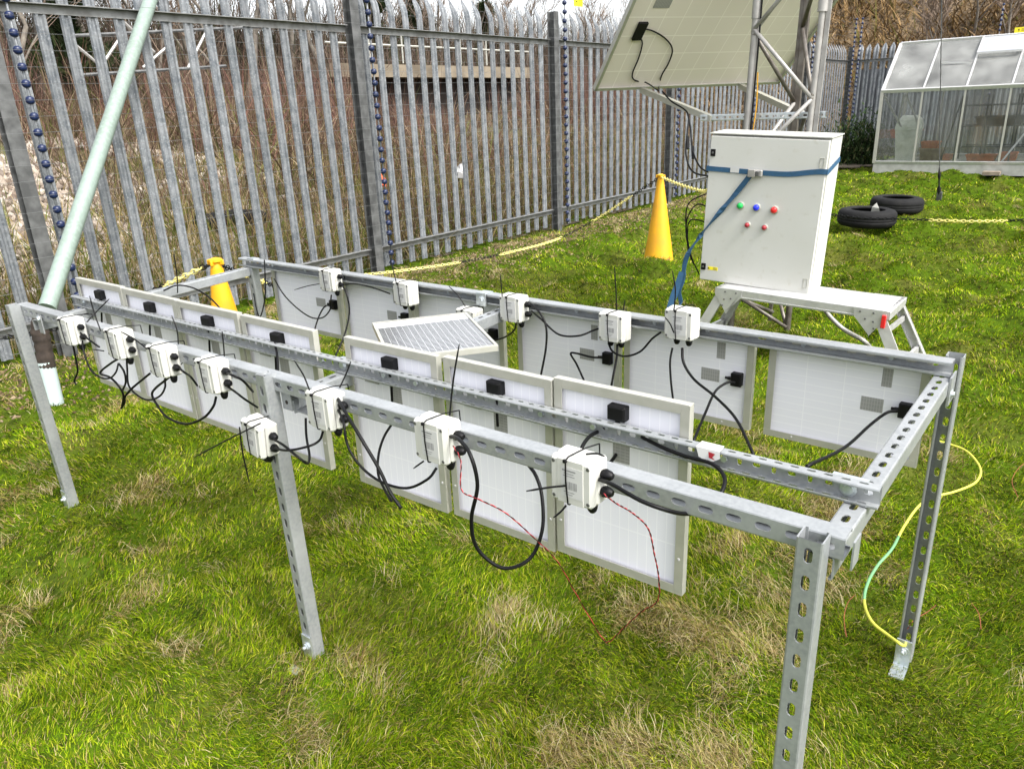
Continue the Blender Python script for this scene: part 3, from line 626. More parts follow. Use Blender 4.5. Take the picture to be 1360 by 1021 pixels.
# twisted red/black pair
def twisted(lab,pts,name='twisted_wire',grp=None):
    P=[at(q[0],q[1],**{q[2]:q[3]}) for q in pts]; P=smooth_path(P,14); r=empty(name,P[0],lab,'wire',grp)
    for m_,ph in (('redwire',0),('cable',math.pi)):
        Q=[]
        for i,p in enumerate(P): a=i*.9+ph; Q.append(p+V((math.cos(a),0,math.sin(a)))*.0011)
        MB().tube(Q,.0009,5).build('red_core' if m_=='redwire' else 'black_core',MT[m_],r,smooth=True)
twisted('thin twisted red wire hanging from the nearest junction box to the grass',[(801,655,'y',-.045),(818,668,'y',-.07),(840,681,'y',-.07),(861,702,'y',-.05),(869,735,'y',-.03),(875,768,'y',.0),(873,798,'y',.05),(852,812,'y',.12),(830,832,'y',.2),(811,851,'y',.26)])
twisted('thin twisted red wire crossing the big black loop from the second nearest box',[(602,592,'y',-.045),(612,612,'y',-.08),(613,650,'y',-.1),(634,662,'y',-.1),(670,680,'y',-.1),(705,710,'y',-.05),(740,745,'y',.05),(766,790,'y',.16),(800,847,'y',.25),(811,851,'y',.26)])
#@@PART3
# ================================================================== PALISADE FENCE
PX=FX-.035; ZT,ZB_,ZP=2.33,.26,2.62
posts_y=[-2.1,1.0,4.06,7.3,10.5,13.7,16.9,20.2]
def ibeam(mb,c,z0,z1,w=.10,dp=.10,ax=0):
    s,u=(V((0,1,0)),V((1,0,0))) if ax==0 else (V((1,0,0)),V((0,1,0)))
    t=.007; poly=[(-w/2,-dp/2),(w/2,-dp/2),(w/2,-dp/2+t),(t/2,-dp/2+t),(t/2,dp/2-t),(w/2,dp/2-t),(w/2,dp/2),(-w/2,dp/2),(-w/2,dp/2-t),(-t/2,dp/2-t),(-t/2,-dp/2+t),(-w/2,-dp/2+t)]
    mb.prism(poly,(c[0],c[1],z0),(c[0],c[1],z1),s,u)
def pale_mesh(w):
    prof=[(-w/2,-.004),(-w*.40,.011),(-w*.20,.011),(-w*.09,-.001),(w*.09,-.001),(w*.20,.011),(w*.40,.011),(w/2,-.004)]
    zs=[(.03,0,1),(1.2,0,1),(2.44,0,1),(2.50,.006,1),(2.55,.020,1),(2.60,.045,.8),(2.64,.066,.5),(2.68,.086,.10)]
    m=MB(); n=len(prof); vs=[]
    for z,b_,k in zs:
        for (y,x) in prof: vs.append(V((x*k-b_,y*k,z)))
    for z,b_,k in zs:
        for (y,x) in prof: vs.append(V((x*k-b_-.003,y*k,z)))
    o=n*len(zs); fs=[]
    for i in range(len(zs)-1):
        for j in range(n-1):
            a=i*n+j; fs+= [(a,a+1,a+n+1,a+n),(o+a+1,o+a,o+a+n,o+a+n+1)]
        for j in (0,n-1):
            a=i*n+j; fs.append((a,a+n,o+a+n,o+a))
    m.add(vs,fs); return m
def rail_mb(A,B,out,prj=.05,face=.062):
    m=MB(); A,B=V(A),V(B); up=V((0,0,1)); out=V(out)
    m.prism([(0,0),(prj,0),(prj,-.006),(.006,-.006),(.006,-face),(0,-face)],A,B,out,up); return m
fence=empty('palisade_fence',(PX,9,0),'tall weathered galvanised palisade fence running along the left side of the lawn','fence')
for y in posts_y:
    m=MB(); ibeam(m,(PX+.06,y),-.2,ZP+.02); m.build('post',MT['post'],fence)
for a,c in zip(posts_y[:-1],posts_y[1:]):
    for z in (ZT,ZB_):
        m=rail_mb((PX+.012,a+.052,z),(PX+.012,c-.052,z),(1,0,0)); r=m.build('rail',MT['railtop'],fence)
pm=pale_mesh(.080); pp=None; cnt=0; extra=MB()
ylist=[]
for a,c in zip(posts_y[:-1],posts_y[1:]):
    nn=17
    for k in range(1,nn): ylist.append(a+(c-a)*k/nn+random.uniform(-.006,.006))
for y in ylist:
    if y<-1.4: continue
    if cnt<100:
        if pp is None:
            pp=MB(); pp.v=pm.v; pp.f=pm.f; pp=pp.build('pale',MT['fence'],fence,local=True); pc=pp
        else: pc=pp.copy(); COL.objects.link(pc)
        pc.location=(0,y-9,random.uniform(-.012,.012)); pc.rotation_euler=(random.uniform(-.004,.004),random.uniform(-.003,.003),random.uniform(-.06,.06)); cnt+=1
    else: extra.add([v+V((PX,y,0)) for v in pm.v],pm.f)
extra.build('far_pales',MT['fence'],fence)['kind']='stuff'
CY=20.2
rear=empty('palisade_fence',(0,CY,0),'dark grey palisade fence across the far end behind the greenhouse','fence')
for x in (-2.45,.7,3.8,7):
    m=MB(); ibeam(m,(x,CY-.06),-.2,ZP,ax=1); m.build('post',MT['post'],rear)
xs=[PX+.1,-2.45,.7,3.8,7]
pm2=pale_mesh(.13); pr=None
for a,c in zip(xs[:-1],xs[1:]):
    for z in (ZT,ZB_): rail_mb((a+.05,CY-.012,z),(c-.05,CY-.012,z),(0,-1,0)).build('rail',MT['railtop'],rear)
    for k in range(1,17):
        x=a+(c-a)*k/17
        if pr is None:
            pr=MB(); pr.v=pm2.v; pr.f=pm2.f; pr=pr.build('pale',MT['fence'],rear,local=True); q=pr
        else: q=pr.copy(); COL.objects.link(q)
        q.location=(x,0,0); q.rotation_euler=(0,0,-math.pi/2)
# corrugated sheets behind the far fence
m=MB(); n=160; vs=[];x0,x1=-5.4,8
for i in range(n+1):
    x=x0+(x1-x0)*i/n; y=CY+.16+.02*math.sin(i*1.3)
    vs+=[V((x,y,.02)),V((x,y,2.1))]
m.add(vs,[(2*i,2*i+2,2*i+3,2*i+1) for i in range(n)])
MT['sheetmetal']=mat('old_sheet_metal',(.26,.275,.30),.6,.2,(3,(.16,.17,.19),.4,.65,6))
tag(m.build('corrugated_screen',MT['sheetmetal']),'dark corrugated metal screen standing directly behind the far palisade fence','screen')
# electric fence: insulator rods beside the posts and wires
pi_=None
def insul_rod(loc,lab,ztop=3.25):
    global pi_
    if pi_ is None:
        r=empty('insulator_post',loc,None,None)
        MB().tube([V(loc)+V((0,0,.05)),V(loc)+V((0,0,ztop))],.008,8).build('rod',MT['fence'],r,smooth=True)
        k0=None; z=.1
        while z<ztop:
            if k0 is None:
                m=MB(); m.lathe((0,0,0),[(.010,-.026),(.022,-.020),(.029,-.007),(.027,.0),(.029,.007),(.022,.020),(.010,.026)],10); k0=m.build('insulator',MT['insul'],r,smooth=True,local=True); k=k0
            else: k=k0.copy(); COL.objects.link(k)
            k.location=(random.uniform(-.003,.003),0,z); z+=.1015
        pi_=r; o=r
    else: o=copy_tree(pi_); o.location=loc
    tag(o,lab,'insulator post','insulator posts of the electric fence'); return o
names=['nearest fence post at the left edge','second fence post, left of the back rail end','third fence post, left of the large solar module','fence post behind the yellow cone by the cabinet','fifth fence post behind the mast','sixth fence post far behind the mast']
for y,nm in zip(posts_y[1:7],names):
    insul_rod((PX+.145,y+.13,0),'dark blue insulator rod on the '+nm)
insul_rod((PX+.16,CY-.16,0),'tall insulator rod at the far corner of the two fences')
insul_rod((PX+.30,CY-.16,0),'insulator rod just right of the corner rod of the two fences')
insul_rod((-2.42,CY-.2,0),'insulator rod rising above the greenhouse roof behind it')
wires=empty('electric_fence_wires',(PX+.145,9,0),'thin strained horizontal wires along the inside of the palisade fence','wires')
z=.1
MT['wire']=mat('thin_steel_wire',(.17,.175,.175),.5,.6)
while z<3.25:
    MB().tube([(PX+.17,-3,z),(PX+.17,8,z),(PX+.17,CY-.2,z)],.0012,4,caps=False).build('wire',MT['wire'],wires); z+=.1015
for (px,py,kw,nm) in ((768,3,dict(x=PX+.18),'yellow warning sign hung on the fence wires beside the large module'),(1356,40,dict(y=CY-.25),'yellow warning sign above the greenhouse roof at the right edge')):
    p=at(px,py,**kw); ax='x' in kw; m=MB(); sz=(.004,.20,.10) if ax else (.24,.004,.11); m.box(p,sz); o=m.build('warning_sign',MT['yellow'],None); tag(o,nm,'sign')
    s=MB(); q=(.0026,0,0) if ax else (0,-.0026,0)
    dd=lambda a,b_: V((0,a,b_)) if ax else V((a,0,b_))
    zz=[dd(-.06,.0),dd(-.03,.04),dd(-.04,.008),dd(-.015,.006),dd(-.05,-.04),dd(-.04,-.006)]
    s.add([p+V(q)+v for v in zz],[(0,1,2,3,4,5)]); 
    for k in range(3): s.box(p+V(q)+dd(.045,.022-.022*k),(.001,.07,.007) if ax else (.07,.001,.007))
    s.build('printed_symbol',MT['black'],o)
# ================================================================== PALE GREEN LEANING POLE
po=empty('leaning_pole',(-4.54,.49,0),'pale green pole leaning to the right out of a brown wrapped joint','pole')
B0=V((-4.54,.49,-.05)); B1=at(60,480,y=.50); B2=at(53,430,y=.52); B3=at(64,405,y=.56); B4=at(200,0,d=5.55); dirv=(B4-B3).normalized()
MT['tube2']=mat('chalky_tube_end',(.38,.46,.45),.6); MB().tube([B0,B1+V((0,0,.0))],.048,16).build('base_tube',MT['tube2'],po,angle=40)
m=MB(); pts=smooth_path([B1-V((0,0,.04)),(B1+B2)/2,B2,B3+dirv*.05],8); m.tube(pts,[.047+.003*math.sin(i*2.1)+.002*math.sin(i*.7) for i in range(len(pts))],14); m.build('wrapped_joint',MT['sleeve'],po,smooth=True)
MB().tube([B3-dirv*.02,B3+dirv*3.0],[.0475,.0475],18).build('upper_tube',MT['tube'],po,angle=40)
# ================================================================== CONES AND CHAINS
def cone(x,y,lab,hgt=.87):
    r=empty('tall_cone',(x,y,0),lab,'cone','tall yellow cones')
    m=MB(); m.lathe((x,y,0),[(.155,-.01),(.150,.02),(.115,.25),(.075,.52),(.040,.76),(.034,.80),(.034,.81)],28); m.build('cone_body',MT['cone'],r,angle=50)
    m=MB(); m.lathe((x,y,0),[(.165,-.03),(.165,-.012),(.150,.0)],4); m.build('base',MT['cone'],r)
    m=MB(); m.lathe((x,y,0),[(.028,.80),(.030,.82),(.024,.832),(.024,.842),(.036,.85),(.036,.862),(.012,.87),(.0001,.871)],16); c=m.build('cap',MT['cone'],r,angle=40)
    m=MB(); 
    for k in range(4): a=k*math.pi/2+.5; m.rbox((x+.036*math.cos(a),y+.036*math.sin(a),.846),(.022,.012,.028),Matrix.Rotation(a,3,'Z'),r=.003)
    m.build('chain_hook',MT['cone'],c)
    return r
cone(-3.35,5.95,'tall yellow cone standing on the lawn left of the white cabinet'); cone(-3.39,1.03,'tall yellow cone at the far left, seen between the frame rails')
def chain(pts,segs,lab):
    """segs: list of (fraction end, material)"""
    P=[V(p) for p in pts]; L=[0]
    for a,b_ in zip(P[:-1],P[1:]): L.append(L[-1]+(b_-a).length)
    tot=L[-1]; n=int(tot/.037); r=empty('plastic_chain',P[0],lab,'chain'); prev=0
    for fr,mt in segs:
        m=MB()
        for i in range(int(prev*n),int(fr*n)):
            s=tot*(i+.5)/n; k=max(j for j in range(len(L)) if L[j]<=s); k=min(k,len(P)-2); t=(s-L[k])/(L[k+1]-L[k]); c=P[k].lerp(P[k+1],t); d=(P[k+1]-P[k]).normalized()
            a=d.cross(V((0,0,1))).normalized(); b_=a.cross(d); w=(a+b_*.45 if i%2 else b_-a*.45).normalized()
            ring=[c+d*.026*math.cos(q)+w*.014*math.sin(q) for q in [2*math.pi*j/8 for j in range(8)]]
            nn=d.cross(w); vs=[]
            for j in range(8):
                o=(ring[j]-c).normalized()
                for q in range(4): an=q*math.pi/2; vs.append(ring[j]+(o*math.cos(an)+nn*math.sin(an))*.0042)
            m.add(vs,[(j*4+q,j*4+(q+1)%4,((j+1)%8)*4+(q+1)%4,((j+1)%8)*4+q) for j in range(8) for q in range(4)])
        if m.v: m.build('yellow_links' if mt=='ychain' else 'black_links',MT[mt],r)['kind']='stuff'
        prev=fr
G=.06
chain(smooth_path([(-3.35,5.95,.84),at(835,263,y=6.2),at(792,291,y=6.45),at(742,317,z=G+.03),at(690,332,z=G+.03),at(625,346,z=G),at(545,358,z=G),at(440,372,z=G),(-4.9,2.9,.08),(-4.1,1.9,.45),(-3.39,1.03,.84)],5),[(.07,'cable'),(.17,'ychain'),(.22,'cable'),(.36,'ychain'),(.42,'cable'),(.58,'ychain'),(.9,'cable'),(.95,'ychain'),(1,'cable')],'yellow and black plastic chain lying along the foot of the fence between both cones')
chain(smooth_path([(-3.35,5.95,.84),at(905,246,y=5.6),at(934,254,y=5.2),(-2.2,4.6,.9),(-1.8,4.15,.95)],5),[(.92,'ychain'),(1,'cable')],'yellow plastic chain from the cone by the cabinet to the mast')
chain(smooth_path([(-3.39,1.03,.84),at(268,356,y=1.0),at(230,374,y=.95),at(150,410,y=.85),at(60,440,y=.6),at(-10,449,y=.3),at(-120,450,y=0)],5),[(.05,'cable'),(.2,'ychain'),(1,'cable')],'plastic chain going left from the far left yellow cone')
chain(smooth_path([(-2.6,8.0,.3),at(1112,286,z=.25),at(1150,290,z=.25),at(1194,291,z=.25),at(1250,293,z=.25),at(1303,294,z=.25),at(1360,292,z=.25),at(1460,284,z=.3)],5),[(.47,'cable'),(.72,'ychain'),(1,'cable')],'plastic chain stretched in front of the two tyres at the right')
# ================================================================== TYRES
def tyre(x,y,z,lab,rx=0):
    r=empty('old_tyre',(x,y,z),lab,'tyre','old tyres on the lawn',rot=(rx,.03,0)); R=.335
    prof=[(.195,.005),(.205,0),(.26,-.004),(.305,.008),(.326,.03),(.335,.055),(.3352,.075),(.330,.079),(.3352,.083),(.3352,.105),(.330,.109),(.3352,.113),(.3352,.133),(.326,.165),(.305,.187),(.26,.20),(.205,.195),(.195,.19),(.20,.17),(.275,.15),(.30,.10),(.275,.05),(.20,.025)]
    MB().lathe((0,0,0),prof,56,closed=True).build('tread_and_sidewalls',MT['rubber'],r,local=True,smooth=True); return r
tyre(-2.08,8.93,.02,'black tyre lying on the grass, nearer one with a pale stone on it'); tyre(-2.07,10.42,0,'black tyre lying on the grass just behind the nearer tyre')
p=at(1163,276,y=8.78); m=MB(); m.add([p+V(q) for q in ((-.05,0,-.06),(.05,.01,-.06),(.045,-.03,.0),(-.035,-.02,.01),(.005,.0,.06),(0,.03,-.05))],[(0,1,2,3),(3,2,4),(0,3,4,5),(1,5,4,2),(0,5,1)]); tag(m.build('stone',MT['conc']),'pale broken stone resting on the nearer tyre','stone')
# ================================================================== CABINET
cab=empty('control_cabinet',(-1.798,3.55,.426),'white steel control cabinet strapped to the mast and standing on the aluminium step platform','cabinet')
def eul(a,b_,c): return Matrix.Rotation(c,3,'Z')@Matrix.Rotation(a,3,'X')@Matrix.Rotation(b_,3,'Y')
CM=eul(.031,.051,.035); CO=V((-1.798,3.55,.426)); cw,ch,cdp=.713,.923,.247
def cp(u,v,d=0): return CO+CM@V((u*cw,d,v*ch))
m=MB(); m.rbox(cp(.5,.5,cdp/2+.012),(cw,cdp-.024,ch),CM,r=.004); m.build('body',MT['cab'],cab)
m=MB(); m.rbox(cp(.5,.4955,-.004),(cw-.006,.022,ch-.014),CM,r=.004); door=m.build('door',MT['cab'],cab)
m=MB(); m.box(cp(.5,1.004,cdp/2-.005),(cw+.012,cdp+.02,.006),CM); m.build('rain_hood',MT['cab'],cab)
for v in (.88,.10):
    m=MB(); m.rbox(cp(.035,v,-.018),(.030,.010,.042),CM,r=.002); l=m.build('lock',MT['black'],cab)
    m=MB(); m.lathe(cp(.035,v,-.023),[(.0001,.004),(.007,.003),(.007,0)],10,axis=-(CM@V((0,1,0)))); m.build('lock_insert',MT['screw'],l)
for v in (.85,.08):
    m=MB(); 
    for dz,dx,sz in ((.028,0,(.022,.003,.002)),(-.028,0,(.022,.003,.002)),(0,-.010,(.002,.003,.056)),(0,.012,(.003,.003,.058))): m.box(cp(.955,v,-.0165)+CM@V((dx,0,dz)),sz,CM)
    m.build('hinge_cover',MT['alu'],door)
def lamp(u,v,m_,r,nm):
    m=MB(); ax=-(CM@V((0,1,0))); m.lathe(cp(u,v,-.015),[(r*1.35,0),(r*1.35,.006),(r*1.15,.008),(r*1.15,.009)],20,axis=ax); mc=m
    m=MB(); m.lathe(cp(u,v,-.015),[(r,.007),(r,.018),(r*.8,.024),(r*.4,.027),(.0001,.028)],20,axis=ax); b_=m.build(nm,MT[m_],cab,smooth=True); mc.build('collar',MT['alu'],b_,angle=40)
lamp(.325,.548,'green',.018,'indicator_lamp'); lamp(.468,.545,'blue',.018,'indicator_lamp'); lamp(.622,.540,'red',.019,'indicator_lamp'); lamp(.405,.425,'dred',.0145,'push_button'); lamp(.557,.420,'dred',.0145,'push_button')
m=MB(); m.box(cp(.125,.093,-.0158),(.066,.0012,.022),CM); wl=m.build('warning_label',MT['yellow'],cab)
m=MB(); 
for k in range(3): m.box(cp(.145,.093,-.0168)+CM@V((0,0,.006-.006*k)),(.026,.0006,.0022),CM)
m.build('label_print',MT['screw'],wl); m=MB(); q=cp(.085,.093,-.0168); m.add([q+CM@V(t) for t in ((-.007,0,-.006),(.007,0,-.006),(0,0,.007))],[(0,1,2)]); m.build('label_symbol',MT['black'],wl)
for v in (.70,.60,.49,.38,.27):
    m=MB(); m.lathe(cp(0,v,.11),[(.014,0),(.014,.012),(.017,.012),(.017,.022),(.008,.032)],10,axis=-(CM@V((1,0,0)))); m.build('cable_gland',MT['black'],cab,angle=40)
# ratchet strap round the cabinet with its tail to the ground
st=empty('ratchet_strap',cp(.5,.77,-.02),'blue ratchet strap round the white cabinet with its long tail hanging left','strap')
def ribbon(pts,w,wd,t=.0015):
    P=smooth_path(pts,6); m=MB(); vs=[]
    W=[V(wd)]*len(P) if not isinstance(wd,list) else wd
    for i,p in enumerate(P):
        d=(P[min(i+1,len(P)-1)]-P[max(i-1,0)]).normalized(); n=d.cross(W[i]).normalized(); s=n.cross(d)
        vs+=[p+s*w/2+n*t,p-s*w/2+n*t,p-s*w/2-n*t,p+s*w/2-n*t]
    k=len(P); fs=[(i*4+j,i*4+(j+1)%4,(i+1)*4+(j+1)%4,(i+1)*4+j) for i in range(k-1) for j in range(4)]+[(3,2,1,0),(4*k-4,4*k-3,4*k-2,4*k-1)]
    return m.add(vs,fs)
up=CM@V((0,0,1)); N_=-(CM@V((0,1,0)))
m=ribbon([cp(-.004,.775,.24),cp(-.006,.775,.1),cp(-.006,.776,0),cp(.004,.776,-.020),cp(.2,.773,-.020),cp(.42,.770,-.022)],.030,up); m.build('webbing',MT['strap'],st)
m=ribbon([cp(.46,.770,-.022),cp(.7,.772,-.020),cp(.9,.795,-.020),cp(.998,.80,-.018),cp(1.010,.80,0),cp(1.008,.825,.12),cp(1.006,.85,.24)],.030,up); m.build('webbing',MT['strap'],st)
m=ribbon([cp(.40,.765,-.030),cp(.30,.65,-.030),cp(.10,.44,-.030),cp(-.03,.30,-.02),at(915,335,y=3.5),at(909,352,y=3.5),at(907,372,y=3.48),at(902,388,y=3.46),at(904,402,y=3.44),at(897,415,y=3.40),at(899,432,y=3.40)],.032,(CM@V((.6,0,.8))).normalized()); m.build('strap_tail',MT['strap'],st)
m=ribbon([at(907,362,y=3.49),at(900,380,y=3.47),at(893,398,y=3.44),at(888,415,y=3.4)],.05,(.7,.2,.6)); m.build('strap_tail',MT['strap'],st)
m=MB(); m.rbox(cp(.435,.768,-.040),(.085,.026,.040),CM,r=.004); m.rbox(cp(.41,.768,-.056),(.045,.012,.046),CM,r=.003); bk=m.build('ratchet_buckle',MT['tower'],st)
m=MB(); m.rbox(cp(.46,.768,-.056),(.022,.012,.028),CM,r=.002); m.build('buckle_spool',MT['screw'],bk)
m=MB(); m.box(cp(.245,.775,-.0235),(.055,.001,.028),CM); m.build('strap_label',MT['white'],st)
# ================================================================== STEP PLATFORM
sp=empty('step_platform',(-1.2,3.6,0),'low folding aluminium step platform with red catch carrying the white cabinet','step platform')
LF=at(952,381,z=.415); RF=at(1178,413,z=.385); RB=at(1212,389,z=.385); RB=RF+(RB-RF)*.72; LB=LF+RB-RF
ux=(RF-LF).normalized(); uy=(RB-RF).normalized(); uz=ux.cross(uy).normalized(); RM=Matrix((ux,uz.cross(ux),uz)).transposed(); Lp=(RF-LF).length; Dp=(RB-RF).length
m=MB()
for k in range(6):
    w=Dp/6; c=(LF+RF)/2+uy*(w*(k+.5)); m.rbox(c-uz*.006,(Lp,w-.006,.012),RM,r=.002)
m.box((LF+RB)/2-uz*.020,(Lp-.01,Dp-.01,.014),RM); m.build('ribbed_top',MT['alu_bright'],sp)
for c in (LF,LB): m=MB(); q=c+ux*Lp/2-uz*.028; m.rbox(q,(Lp,.010,.056),RM,r=.002); m.rbox(q-uz*.018-V((0,.0,0)),(Lp,.016,.006),RM,r=.001); m.build('side_rail',MT['alu_bright'],sp)
for c in (LF,RF): m=MB(); m.rbox(c+uy*Dp/2-uz*.026,(.028,Dp+.01,.052),RM,r=.004); m.build('end_cap',MT['alu_bright'],sp)
def slab(mb,p,q,w,t,side):
    d=(q-p).normalized(); s=(V(side)-d*V(side).dot(d)).normalized(); n=d.cross(s); mb.prism([(-w/2,-t/2),(w/2,-t/2),(w/2,t/2),(-w/2,t/2)],p,q,s,n)
def leg_pair(Fc,Bc,out):
    ft=V((Fc.x,Fc.y,0))+V((out,-.03,-.02)); bt=V((Bc.x,Bc.y,0))+V((out,.03,-.02)); k=.04 if out<0 else -.04; a=Fc+ux*k-uz*.03; b_=Bc+ux*k-uz*.03
    for p,q in ((a,ft),(b_,bt)):
        m=MB(); slab(m,p,q,.060,.006,ux); s2=-.012 if p is a else .012
        slab(m,p+ux*.027+uy*-s2,q+ux*.027+uy*-s2,.006,.026,ux); slab(m,p-ux*.027+uy*-s2,q-ux*.027+uy*-s2,.006,.026,ux); o=m.build('leg',MT['alu_bright'],sp)
        g=MB(); g.rbox(q+V((0,0,.015)),(.07,.035,.03),r=.004); g.build('rubber_foot',MT['black'],o)
    m=MB(); slab(m,a.lerp(ft,.75),b_.lerp(bt,.75),.045,.02,(0,0,1)); m.build('rung',MT['alu_bright'],sp)
    m=MB(); slab(m,a.lerp(ft,.25),b_.lerp(bt,.25),.03,.015,(0,0,1)); m.build('rung',MT['alu_bright'],sp)
    for p,sgn in ((a,-1),(b_,1)):
        m=MB(); c=p+uy*(.010*sgn); A0=c+uz*.03; tri=[A0-ux*k*1.1,A0+ux*k*3.4,A0+ux*k*3.2-uz*.05,A0+ux*k*.8-uz*.155,A0-ux*(k*.4+out*.35)-uz*.165,A0-ux*k*1.1-uz*.04]
        nn=uy*(.002*sgn); m.add([t-nn for t in tri]+[t+nn for t in tri],[tuple(range(5,-1,-1)),tuple(range(6,12))]+[(i,(i+1)%6,(i+1)%6+6,i+6) for i in range(6)]); pl=m.build('hinge_plate',MT['alu_bright'],sp)
        for (fx,fz) in ((.6,-.02),(2.4,-.02),(.5,-.07),(1.6,-.06),(0.3,-.11)):
            g=MB(); g.lathe(A0+ux*k*fx+uz*fz+uy*(.002*sgn),[(.006,0),(.005,.003),(.0001,.004)],8,axis=uy*sgn); g.build('rivet',MT['screw'],pl)
leg_pair(RF,RB,.15); leg_pair(LF,LB,-.17)
m=MB(); q=RF-ux*.005-uy*.018-uz*.06; m.rbox(q,(.024,.012,.075),RM,r=.003); m.build('red_catch',MT['red'],sp)
# ================================================================== MAST AND LARGE MODULE
mast=empty('lattice_mast',(-1.58,4.22,0),'weathered steel lattice mast standing behind the white cabinet','mast')
LA,LC,LB_=V((-1.785,4.1,0)),V((-1.372,4.1,0)),V((-1.595,4.45,0)); Hm=4.6; lean=V((.022,0,1))
def Lg(base,z): return V((base.x+.022*z*(1 if base is not LB_ else 1),base.y,z))
def vtube(a,z0,z1,r,mt,nm): return MB().tube([Lg(a,z0),Lg(a,z1)],r,10).build(nm,MT[mt],mast,angle=50)
vtube(LA,-.05,1.0,.024,'towerd','leg'); vtube(LA,1.0,2.05,.026,'tower','leg'); vtube(LA,2.05,Hm,.022,'tower','leg')
m=MB(); m.prism([(-.03,-.025),(-.006,-.025),(-.006,-.02),(-.02,-.02),(-.02,.03),(-.03,.03)],Lg(LB_,-.05),Lg(LB_,Hm),V((1,0,0)),V((0,1,0))); m.prism([(-.002,-.03),(.036,-.03),(.036,.0),(-.002,.0)],Lg(LB_,.6),Lg(LB_,Hm),V((1,0,0)),V((0,1,0))) ; m.build('leg',MT['towerd'],mast)
vtube(LC,-.05,1.0,.022,'towerd','leg'); vtube(LC,1.0,Hm,.020,'tower','leg')
m=MB(); m.prism([(-.010,-.008),(.016,-.008),(.016,.008),(-.010,.008)],Lg(LC,.9)+V((.033,.005,0)),Lg(LC,Hm)+V((.033,.005,0)),V((1,0,0)),V((0,1,0))); m.build('stiffener',MT['tower'],mast)
for a in (LA,LC):
    m=MB(); m.tube([Lg(a,2.02),Lg(a,2.14)],.031,10); m.build('joint_sleeve',MT['tower'],mast,angle=50)
def brace(a,za,c,zc_,mt='tower'): MB().tube([Lg(a,za)+V((0,-.02,0)),Lg(c,zc_)+V((0,-.02,0))],.0135,8).build('brace',MT[mt],mast,smooth=True)
z=-.21
flip=0
while z<4.2:
    a,c=(LC,LA) if flip==0 else (LA,LC)
    brace(a,max(z,.02),c,z+.43,'towerd' if z<.6 else 'tower'); 
    a2,c2=(LB_,LA) if flip==0 else (LA,LB_); brace(a2,max(z-.02,.02),c2,z+.41,'towerd' if z<.6 or flip==0 else 'tower')
    a3,c3=(LB_,LC) if flip else (LC,LB_); brace(a3,max(z+.01,.02),c3,z+.44,'towerd')
    z+=.434; flip=1-flip
# large module
lm=empty('large_solar_module',(-2.6,4.9,1.7),'large solar module seen from its grey green back, tilted high beside the mast','solar module')
D0=V((-3.026,4.176,1.662)); e=V((math.cos(1.029),math.sin(1.029),.002)).normalized(); n0=V((math.sin(1.029),-math.cos(1.029),0)); uu=(V((0,0,1))*math.cos(.818)+n0*math.sin(.818)+e*.083).normalized(); uu=(uu-e*uu.dot(e)).normalized()
nf=e.cross(uu).normalized()
if nf.dot(CAM-D0)<0: nf=-nf      # towards the camera = the back
YY=nf if e.cross(nf).dot(uu)>0 else -nf; LR=Matrix((e,YY,uu)).transposed(); LW,LH=1.73,1.02
def lp(u,v,d=0): return D0+e*u+uu*v+nf*d
big=bpy.data.objects.new('back_sheet',None)
me_m=MB(); me_m.box((LW/2,0,LH/2),(LW-.01,.004,LH-.01)); bs=me_m.build('back_sheet',MT['bigback'],lm,local=True); bs.location=D0-lm.location; bs.rotation_euler=LR.to_euler()
bpy.data.objects.remove(big)
for a,c,nm in (((0,0),(1,0),'f'),((0,1),(1,1),'f'),((0,0),(0,1),'f'),((1,0),(1,1),'f')):
    p,q=lp(a[0]*LW,a[1]*LH),lp(c[0]*LW,c[1]*LH); ins=(uu if a[1]==c[1]==0 else -uu if a[1]==c[1] else e if a[0]==0 else -e)
    m=MB(); m.prism([(0,-.012),(.003,-.012),(.003,.026),(.024,.026),(.024,.028),(0,.028)],p,q,ins,nf); m.build('frame_side',MT['alu'],lm)
m=MB(); m.rbox(lp(.135,.77-.12,.012),(.075,.02,.15),LR,r=.003); jbx=m.build('connection_box',MT['black'],lm)
m=MB(); m.box(lp(.26,.80,.004),(.13,.002,.15),LR); m.build('rating_label',MT['plate'],lm)
def lc(px,py):
    v=CF*FPX+CR*(px-680)-CU*(py-510.5); t=(D0+nf*.014-CAM).dot(nf)/v.dot(nf); return CAM+v*t
jbx_c=(lc(850,42)); off=jbx_c-lp(.135,.65,.012); jbx.data.transform(Matrix.Translation(off))
aj=at(875,121,d=5.45)
for lab,P in (('thin black lead looping wide across the back of the large module',[lc(853,38),lc(868,42),lc(884,52),lc(893,66),lc(888,84),lc(879,100),lc(875,116),aj]),('thin black lead falling close to the edge of the large module',[lc(849,49),lc(853,58),lc(848,78),lc(840,98),lc(843,107),lc(858,110),aj])):
    cable(lab,P,.0055,grp=None)
# mounting arms belong to the mast
def arm(p,q,mt='alu',w=.04,h=.04):
    m=MB(); slab(m,V(p),V(q),h,w,(0,0,1)); return m.build('mounting_arm',MT[mt],mast)
pA=D0+e*.42+uu*.01-V((0,0,.03)); arm(pA,at(946,158,y=4.14)); arm(D0+e*1.35+uu*.01-V((0,0,.03)),V((-1.50,4.44,1.42)))

